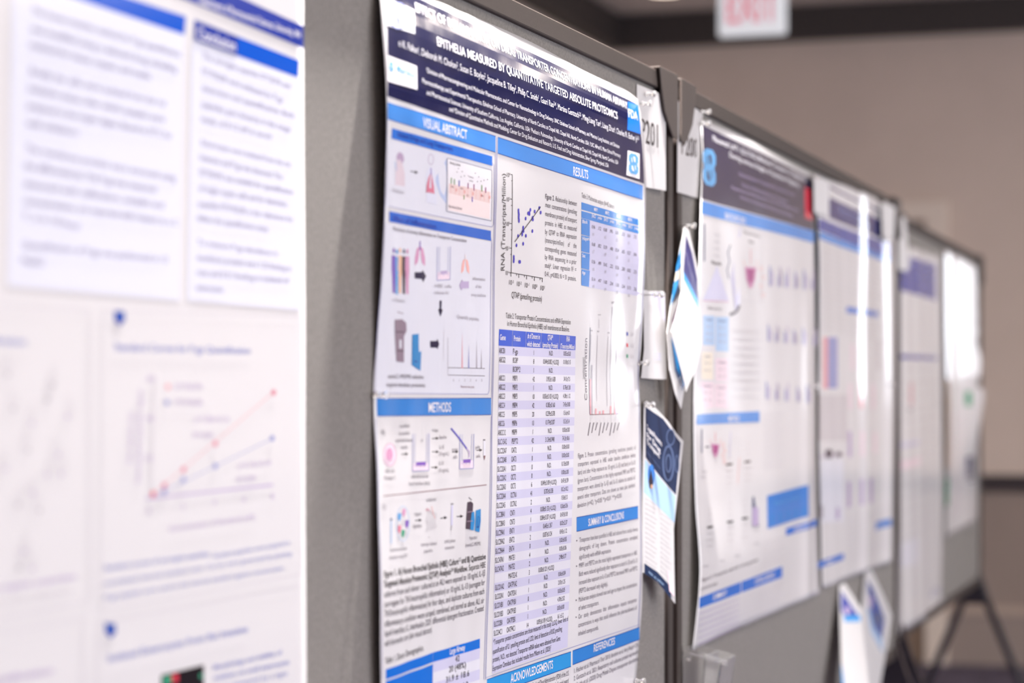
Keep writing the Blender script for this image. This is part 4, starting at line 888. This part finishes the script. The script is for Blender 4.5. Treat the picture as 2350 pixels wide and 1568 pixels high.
# ------------------------------------------------------------------ poster with two tall glossy streaks (middle board, right)
qa3, qb3 = B2.hit(1878, 900, .01)[0], B2.hit(2050, 900, .01)[0]
def off3(q, z):
    u = np.clip((np.asarray(q)-qa3)/(qb3-qa3), 0, 1); g = np.exp
    rip = .0002*np.sin(q*40+z*9)
    return np.maximum(.006+.006*(1-u)*np.clip((z-1.4)*3, 0, 1)*(u < .3)*(1-u/.3)+flute(u+.01*np.sin(z*9), .515, .585, .80, .0064)+flute(u+.012*np.sin(z*7+1), .86, .935, 1.1, .0069)+rip, .0015)
P3, r3 = poster(B2, off3, [(1869, 402), (1878, 520), (1881, 760), (1880, 1000), (1884, 1200), (1888, 1350)], [(2050, 472), (2055, 640), (2054, 860), (2051, 1100), (2049, 1288)],
    [(1869, 402), (1962, 433), (2028, 462), (2050, 472)], [(1888, 1350), (1960, 1322), (2049, 1288)], 'blurred poster with purple-blue banner on the middle board, nearest the far board')
N = lambda: Ink(P3)
o = N().quad([(1903, 453), (2021, 506), (2022, 548), (1903, 500)], 'navy3', 1).quad([(1879, 500), (2043, 560), (2043, 592), (1879, 527)], 'p0b', 1).quad([(1903, 426), (2016, 482), (2016, 487), (1903, 431)], 'navy3', 1).build('title_banner', r3); PARENT_INV[o.name] = PARENT_INV[r3.name]
N().text('Quantitative Proteomics', (1922, 481), (1980, 505), 12, 'softblue', bold=True).text('Transporter profile study', (1925, 494), (2010, 530), 9, 'softblue').text('Division of Pharmaceutics and School of Pharmacy', (1890, 519), (2035, 576), 8, 'softblue').build('title_text', o)
hd2(P3, r3, [(1880, 530), (2042, 590), (2042, 602), (1880, 548)], '', 0, 0, 0, 'blue')
hd2(P3, r3, [(1943, 704), (2014, 715), (2014, 728), (1942, 718)], '', 0, 0, 0, 'blue2')
hd2(P3, r3, [(1873, 1292), (1936, 1270), (1936, 1284), (1872, 1307)], 'SUMMARY', (1893, 1296), (1912, 1289), 7, 'blue2')
hd2(P3, r3, [(2010, 1200), (2046, 1190), (2046, 1206), (2009, 1218)], '', 0, 0, 0, 'bluetxt')
k = N().rect(1888, 774, 1900, 893, 'softred', 1).rect(1900, 774, 1922, 892, 'softblue', 1)
k.rect(1880, 906, 1945, 1012, 'softgrey', 1)
for i in range(9): k.line((1884, 914+i*11), (1938, 914+i*11), 2, 'pale', 2)
k.ell(1902, 1040, 9, 9, 'navy2', 3).ell(1925, 1043, 7, 6, 'navy2', 3).rect(1896, 1040, 1908, 1052, 'navy2', 3).line((1880, 1049), (1935, 1044), 3, 'softpurple', 2)
k.rect(1882, 1056, 1936, 1200, 'panel', 1, -3).rect(1882, 1160, 1888, 1190, 'lgrey', 2).rect(1918, 1165, 1926, 1192, 'softpurple', 2)
for x, y0, y1, m in ((1947, 880, 940, 'softpink'), (1972, 878, 938, 'softred'), (2000, 880, 940, 'softpink'), (1946, 990, 1050, 'softpurple'), (1975, 990, 1048, 'softpink'), (2004, 992, 1040, 'softpink'), (1944, 1105, 1165, 'softpurple'), (1974, 1100, 1160, 'softpurple'), (1994, 1098, 1155, 'softpurple'), (1952, 790, 850, 'softpink'), (1972, 800, 850, 'lav'), (2012, 780, 850, 'softgrey')):
    k.rect(x, y0, x+8, y1, m, 2)
k.build('results_charts', r3)
k = N()
for i in range(16): k.text('expression of transporters in tissue samples was compared', (1886, 560+i*13), (2040-(i % 3)*12, 606+i*12-(i % 3)*3), 5, 'softgrey')
for i in range(8): k.text('transporter profiles were measured by proteomics', (1946, 1195+i*14-(i*.6)), (2040, 1165+i*13), 5, 'pale')
k.build('body_text', r3)

# ------------------------------------------------------------------ far board
def off4(q, z):
    return np.maximum(.006+.004*np.sin(q*5.2)+.0015*np.sin(q*23+z*3), .0015)
P4, r4 = poster(B3, off4, [(2064, 560), (2064, 900), (2063, 1200), (2062, 1456)], [(2160, 590), (2163, 900), (2163, 1150), (2160, 1398)], [(2064, 560), (2110, 572), (2160, 590)], [(2062, 1456), (2110, 1428), (2160, 1398)],
    'far blurred poster with deep blue banner and thin navy line, on the last board', 40, 60)
N = lambda: Ink(P4)
o = N().quad([(2066, 586), (2147, 608), (2148, 690), (2066, 667)], 'p0b', 1).build('title_banner', r4); PARENT_INV[o.name] = PARENT_INV[r4.name]
N().text('Proteomic', (2100, 614), (2135, 624), 13, 'softblue', bold=True).text('transporter expression', (2072, 630), (2142, 650), 8, 'softblue').build('title_text', o)
hd2(P4, r4, [(2064, 814), (2150, 818), (2150, 827), (2063, 824)], '', 0, 0, 0, 'p0b')
k = N().quad([(2064, 1018), (2110, 1010), (2110, 1020), (2064, 1028)], 'lav', 1).quad([(2064, 1250), (2108, 1232), (2108, 1290), (2064, 1306)], 'lav2', 1).rect(2088, 880, 2094, 930, 'softred', 2).rect(2085, 936, 2092, 946, 'lgrey', 2).quad([(2068, 1060), (2112, 1050), (2112, 1066), (2068, 1078)], 'softpink', 1)
for i in range(14): k.text('results and discussion text', (2068, 850+i*30), (2150, 850+i*28-i*1.2), 6, 'softgrey')
k.ring(2148, 1372, 10, 20, 3, 'softblue', 2, 10, 180, 330); k.build('body_text', r4)
def off5(q, z):
    u = np.clip((np.asarray(q)-(B3.sr-1.2))/1.15, 0, 1)
    return np.maximum(.005+(flute(u+.01*np.sin(z*8), .34, .66, .97, .066)+flute(u+.01*np.sin(z*6), .02, .10, .3, .0165))*np.clip((z-1.15)*2.5, .08, 1), .0015)
P5, r5 = poster(B3, off5, [(2169, 572), (2171, 800), (2176, 1000), (2172, 1234)], [(2241, 612), (2244, 800), (2245, 950), (2242, 1196)], [(2169, 572), (2205, 590), (2241, 612)], [(2172, 1234), (2205, 1216), (2242, 1196)],
    'farthest poster, almost white with glare, by the end of the last board', 40, 60)
N = lambda: Ink(P5)
k = N().quad([(2169, 870), (2177, 870), (2178, 1075), (2170, 1075)], 'darkwood', 1).quad([(2170, 1100), (2177, 1098), (2177, 1160), (2170, 1162)], 'green', 1).rect(2218, 1048, 2236, 1106, 'slate', 1).rect(2214, 898, 2230, 932, 'green', 1); k.build('photo_prints', r5)  # left-edge brown and green strips paint the dark gap beside the poster
k = N()
for i in range(12): k.text('abstract and results', (2182, 960+i*20), (2214, 955+i*19), 6, 'softpink')
k.build('body_text', r5)

# ------------------------------------------------------------------ loose sheets: a plane through three points given as photo px + distance from the fabric
class Leaf:
    def __init__(s, bd, p):
        s.bd = bd; w3 = [np.array(bd.P(*k)) for k in p]; s.o = w3[0]
        n = np.cross(w3[1]-w3[0], w3[2]-w3[0]); n /= np.linalg.norm(n)
        if np.dot(n, np.array([0, 0, EYE])-s.o) < 0: n = -n
        s.n = n; up = np.array([0, 0, 1.]); b = up-n*np.dot(up, n); s.b = b/np.linalg.norm(b); s.a = np.cross(s.b, n)
    def ray(s, p):
        t = (p[0]-CX)/F; r = FWD+t*RGT; d = np.array([r[0], r[1], -(p[1]-HOR)/F]); e = np.array([0, 0, EYE])
        k = np.dot(s.o-e, s.n)/np.dot(d, s.n); return e+d*k, k
    def conv(s, p):
        w, _ = s.ray(p); v = w-s.o; return np.array([np.dot(v, s.a), np.dot(v, s.b)])
    def hgt(s, p, h): return h*s.ray(p)[1]/F
    def world(s, A, layer):
        A = np.asarray(A, float); return s.o+A[:, :1]*s.a+A[:, 1:2]*s.b+s.n*(layer*.00035)
    def outline(s, pts, m, name, parent):
        k = Ink(s).poly(pts, m, 0); o = k.build(name, parent); md = o.modifiers.new('thickness', 'SOLIDIFY'); md.thickness = .0006; md.offset = 0; return o
def leaf_thing(name, bd, plane, pts, label, cat, group=None, m='card', part='paper_sheet'):
    lf = Leaf(bd, plane); r = thing(name, tuple(lf.o), label, cat, group); lf.outline(pts, m, part, r); return lf, r

# number sheets
lf, r = leaf_thing('number_sheet', B1, [(1461, 195, .0015), (1527, 222, .0085), (1527, 437, .0085)], [(1461, 193), (1527, 220), (1528, 438), (1481, 430), (1462, 424)], 'white paper sheet numbered P201, pinned at the end of the nearest board', 'sign', 'number sheets at the board corners')
Ink(lf).text('P201', (1468, 324), (1513, 341), 55, 'black', bold=False).build('number_text', r)
lf, r = leaf_thing('number_sheet', B2, [(1556, 235, .0085), (1608, 256, .003), (1607, 456, .003)], [(1555, 232), (1612, 252), (1610, 300), (1607, 457), (1554, 441)], 'white paper sheet numbered P200, to the left of the poster with red block', 'sign', 'number sheets at the board corners')
Ink(lf).text('P200', (1562, 353), (1600, 364), 46, 'black').build('number_text', r)
for bd, pl, pts, lb in ((B2, [(1868, 405, .016), (1900, 420, .016), (1900, 495, .016)], [(1867, 400), (1902, 418), (1902, 497), (1868, 488)], 'blank white sheet over the top left corner of the purple-blue banner poster'),
    (B2, [(2024, 468, .014), (2052, 476, .014), (2044, 556, .017)], [(2022, 466), (2054, 476), (2052, 540), (2042, 556), (2026, 545)], 'blank white sheet over the top right corner of the middle board'),
    (B3, [(2066, 498, .02), (2078, 504, .02), (2084, 622, .02)], [(2066, 496), (2078, 503), (2082, 560), (2088, 612), (2080, 624), (2060, 618), (2060, 545)], 'blank white sheet at the top left corner of the farthest board')):
    leaf_thing('number_sheet', bd, pl, pts, lb, 'sign', 'number sheets at the board corners')
# folded card under the number sheet
lf, r = leaf_thing('folded_card', B1, [(1477, 668, .003), (1524, 672, .013), (1528, 868, .016)], [(1474, 666), (1484, 666), (1486, 668), (1522, 668), (1526, 674), (1527, 760), (1529, 871), (1500, 870), (1471, 868), (1478, 800), (1477, 730)], 'small folded white card pinned to the right of the sharp poster', 'card')
k = Ink(lf).poly([(1492, 672), (1523, 671), (1526, 740), (1512, 712)], 'lav', 1).line((1486, 668), (1487, 720), 1.2, 'softgrey', 1)
for y in (812, 818, 824): k.line((1500, y), (1516, y+1), 2, 'lav', 2)
for y in (688, 696): k.text('Scan me', (1488, y+8), (1506, y+9), 5, 'softgrey')
k.build('card_print', r)
pin(B1, 1500, 677, .02, 'clear push pin holding the small folded white card')
# flyer
lf, r = leaf_thing('flyer', B1, [(1479, 926, .004), (1566, 1016, .030), (1477, 1312, .010)], [(1477, 924), (1484, 920), (1506, 938), (1532, 966), (1552, 995), (1568, 1013), (1561, 1080), (1553, 1150), (1546, 1215), (1547, 1290), (1549, 1386), (1530, 1360), (1508, 1337), (1492, 1322), (1475, 1314), (1474, 1230), (1475, 1090)], 'dark blue and white printed flyer hanging slanted below the folded card', 'flyer')
k = Ink(lf).poly([(1481, 934), (1522, 962), (1562, 1017), (1556, 1080), (1551, 1137), (1515, 1095), (1481, 1050)], 'flyer', 1)
k.poly([(1480, 1054), (1515, 1099), (1550, 1140), (1547, 1200), (1510, 1163), (1477, 1130)], 'sky', 1)
k.ring(1533, 1064, 12, 40, 5, 'flyer2', 2).ring(1533, 1064, 6, 20, 4, 'flyer2', 2).ring(1538, 1004, 9, 18, 3, 'flyer2', 2).ring(1553, 1065, 4, 20, 2.5, 'flyer2', 2)
k.ell(1494, 1090, 8, 24, 'bluetxt', 2).poly([(1493, 1078), (1498, 1105), (1496, 1122), (1490, 1120), (1487, 1105)], 'dark', 3).ell(1494, 1117, 2.5, 5, 'peach', 4)
for s, a, b, h, m in (('Targeted Proteomics', (1483, 985), (1518, 1025), 12, 'white'), ('for Drug', (1483, 1002), (1514, 1040), 12, 'white'), ('Transport', (1483, 1018), (1512, 1052), 12, 'white'), ('symposium and poster session', (1482, 1038), (1514, 1078), 6, 'flyer2')): k.text(s, a, b, h, m, layer=3, bold=h > 8)
for i in range(14): k.text('programme of talks and posters', (1479, 1146+i*11), (1507-(i % 3)*3, 1162+i*11.3-(i % 3)*2), 5, 'lgrey')
for i in range(13): k.text('speakers and sponsors list', (1514, 1180+i*11), (1540-(i % 3)*3, 1196+i*11.3), 5, 'lgrey')
k.poly([(1478, 1293), (1508, 1313), (1538, 1346), (1540, 1376), (1508, 1336), (1478, 1316)], 'flyer', 2).poly([(1530, 1310), (1540, 1320), (1546, 1370), (1535, 1357)], 'softpink', 3)
k.text('visit us online', (1487, 1315), (1522, 1345), 7, 'sky'); k.build('flyer_print', r)
pin(B1, 1481, 929, .006, 'clear push pin at the top left corner of the slanted flyer')
# open leaflet hanging by its corner
lf, r = leaf_thing('leaflet', B2, [(1573, 524, .014), (1531, 764, .022), (1563, 938, .034)], [(1571, 522), (1568, 600), (1564, 684), (1552, 740), (1556, 800), (1572, 878), (1563, 940), (1549, 905), (1536, 850), (1530, 765), (1538, 705), (1549, 640), (1560, 575)], 'open blue and white leaflet hanging by its corner from a pin', 'leaflet', part='back_leaf')
k = Ink(lf).poly([(1568, 540), (1563, 610), (1550, 626), (1552, 610)], 'cyan2', 1).poly([(1550, 628), (1562, 618), (1558, 640), (1547, 645)], 'softyellow', 1).poly([(1546, 648), (1558, 642), (1552, 672), (1540, 700), (1538, 706)], 'cyan2', 1).poly([(1556, 650), (1560, 668), (1546, 690), (1541, 696)], 'flyer', 2)
k.poly([(1557, 690), (1561, 700), (1548, 745), (1542, 760), (1541, 735)], 'machine', 1).poly([(1539, 775), (1556, 835), (1572, 882), (1566, 898), (1548, 850)], 'flyer2', 1).poly([(1540, 772), (1557, 832), (1573, 876), (1570, 888), (1552, 846)], 'cyan2', 2)
k.build('back_print', r)
l2 = Leaf(B2, [(1573, 524, .017), (1608, 770, .036), (1563, 938, .048)])
l2.outline([(1569, 524), (1573, 520), (1581, 530), (1592, 578), (1606, 640), (1606, 700), (1610, 790), (1599, 845), (1584, 875), (1574, 900), (1571, 880), (1540, 762), (1558, 700), (1566, 655), (1564, 600)], 'card', 'front_leaf', r)
k = Ink(l2).poly([(1574, 538), (1588, 580), (1600, 640), (1601, 688), (1568, 622)], 'navy3', 1).poly([(1568, 622), (1601, 688), (1603, 710), (1569, 642)], 'cyan2', 1).text('Let’s connect online', (1572, 580), (1590, 650), 11, 'white', layer=3); k.build('front_print', r)
pin(B2, 1576, 519, .02, 'clear push pin holding the open blue and white leaflet')
# two leaflets under the middle board's right poster
lf, r = leaf_thing('leaflet', B2, [(1930, 1340, .006), (1976, 1410, .040), (1936, 1600, .050)], [(1926, 1345), (1938, 1338), (1976, 1398), (1978, 1430), (1985, 1500), (2000, 1620), (1945, 1640), (1932, 1540), (1928, 1430)], 'hanging leaflet with navy corner and bright cyan bar, low on the middle board', 'leaflet')
Ink(lf).poly([(1930, 1356), (1970, 1413), (1936, 1414), (1930, 1400)], 'p0b', 1).poly([(1936, 1414), (1974, 1413), (1974, 1427), (1938, 1428)], 'cyan2', 2).ell(1943, 1402, 6, 10, 'softpurple', 3).poly([(1930, 1520), (1934, 1545), (1940, 1600), (1933, 1600)], 'cyan2', 2).build('leaflet_print', r)
lf, r = leaf_thing('leaflet', B2, [(1990, 1305, .004), (2047, 1415, .012), (1990, 1600, .020)], [(1985, 1312), (1996, 1300), (2024, 1360), (2047, 1414), (2036, 1480), (2012, 1620), (1985, 1620), (1970, 1500), (1976, 1400)], 'hanging leaflet with slate blue side, right of the one with the cyan bar', 'leaflet')
Ink(lf).poly([(1990, 1330), (2004, 1352), (2030, 1420), (2024, 1468), (2003, 1436), (1994, 1390)], 'royal', 1).poly([(1994, 1390), (2003, 1436), (2024, 1468), (2026, 1500), (1998, 1450), (1990, 1400)], 'sky', 1).ell(2014, 1420, 8, 14, 'flyer2', 3).ell(1997, 1382, 5, 16, 'softpurple', 3).build('leaflet_print', r)
# clear brochure pocket
t_o = np.array(B2.P(1566, 1489, .004)); e3 = np.array([*B2.e, 0]); n3 = np.array([*B2.n, 0]); z3 = np.array([0, 0, 1.])
r = thing('brochure_pocket', tuple(t_o), 'clear acrylic brochure pocket pinned to the middle board, at the bottom', 'brochure holder')
def pp(a, n, z): return t_o+e3*a+n3*n+z3*z
def plate(name, c, th, m='acrylic'):
    c = [np.array(k) for k in c]; nn = np.cross(c[1]-c[0], c[3]-c[0]); nn = nn/np.linalg.norm(nn)*th/2
    mb = MB(); mb.hexa([k+nn for k in c]+[k-nn for k in c], m); mb.build(name, r, bevel=.0006)
Wd, dp = .11, .078
plate('back_plate', [pp(0, 0, 0), pp(Wd, 0, 0), pp(Wd, 0, -.22), pp(0, 0, -.22)], .003)
plate('front_plate', [pp(0, dp-.012, -.02), pp(Wd, dp-.012, -.02), pp(Wd, .035, -.22), pp(0, .035, -.22)], .003)
plate('side_plate', [pp(0, .002, -.004), pp(0, dp-.014, -.02), pp(0, .034, -.22), pp(0, .002, -.22)], .003)
plate('side_plate', [pp(Wd, .002, -.004), pp(Wd, dp-.014, -.02), pp(Wd, .034, -.22), pp(Wd, .002, -.22)], .003)
plate('divider_plate', [pp(.006, .038, -.012), pp(Wd-.006, .038, -.012), pp(Wd-.006, .02, -.215), pp(.006, .02, -.215)], .003)
mb = MB(); mb.bar(pp(-.003, -.002, .001), pp(-.003, dp, -.022), .006, .007, 'acrylic', (0, 0, 1)); mb.build('rim', r, bevel=.001)
# more pins
for bd, x, y, o_, lb in ((B1, 1483, 216, .006, 'clear push pin at the top of the P201 sheet'), (B1, 1474, 238, .008, 'clear push pin at the top right corner of the sharp poster'), (B2, 1611, 258, .008, 'clear push pin at the top of the P200 sheet'), (B2, 1610, 284, .010, 'clear push pin at the top left corner of the poster with red block'),
    (B2, 1863, 406, .019, 'clear push pin between the two posters on the middle board, at their tops'), (B2, 1862, 886, .012, 'clear push pin half way up the right edge of the poster with red block'), (B2, 1566, 1511, .004, 'clear push pin beside the acrylic brochure pocket'),
    (B2, 2040, 884, .012, 'clear push pin on the right edge of the purple-blue banner poster'), (B3, 2160, 583, .012, 'clear push pin between the two posters on the far board'), (B3, 2157, 1378, .012, 'clear push pin at the lower right of the deep blue banner poster'), (B1, 1459, 1563, .005, 'clear push pin at the bottom right of the sharp poster')):
    pin(bd, x, y, o_, lb)
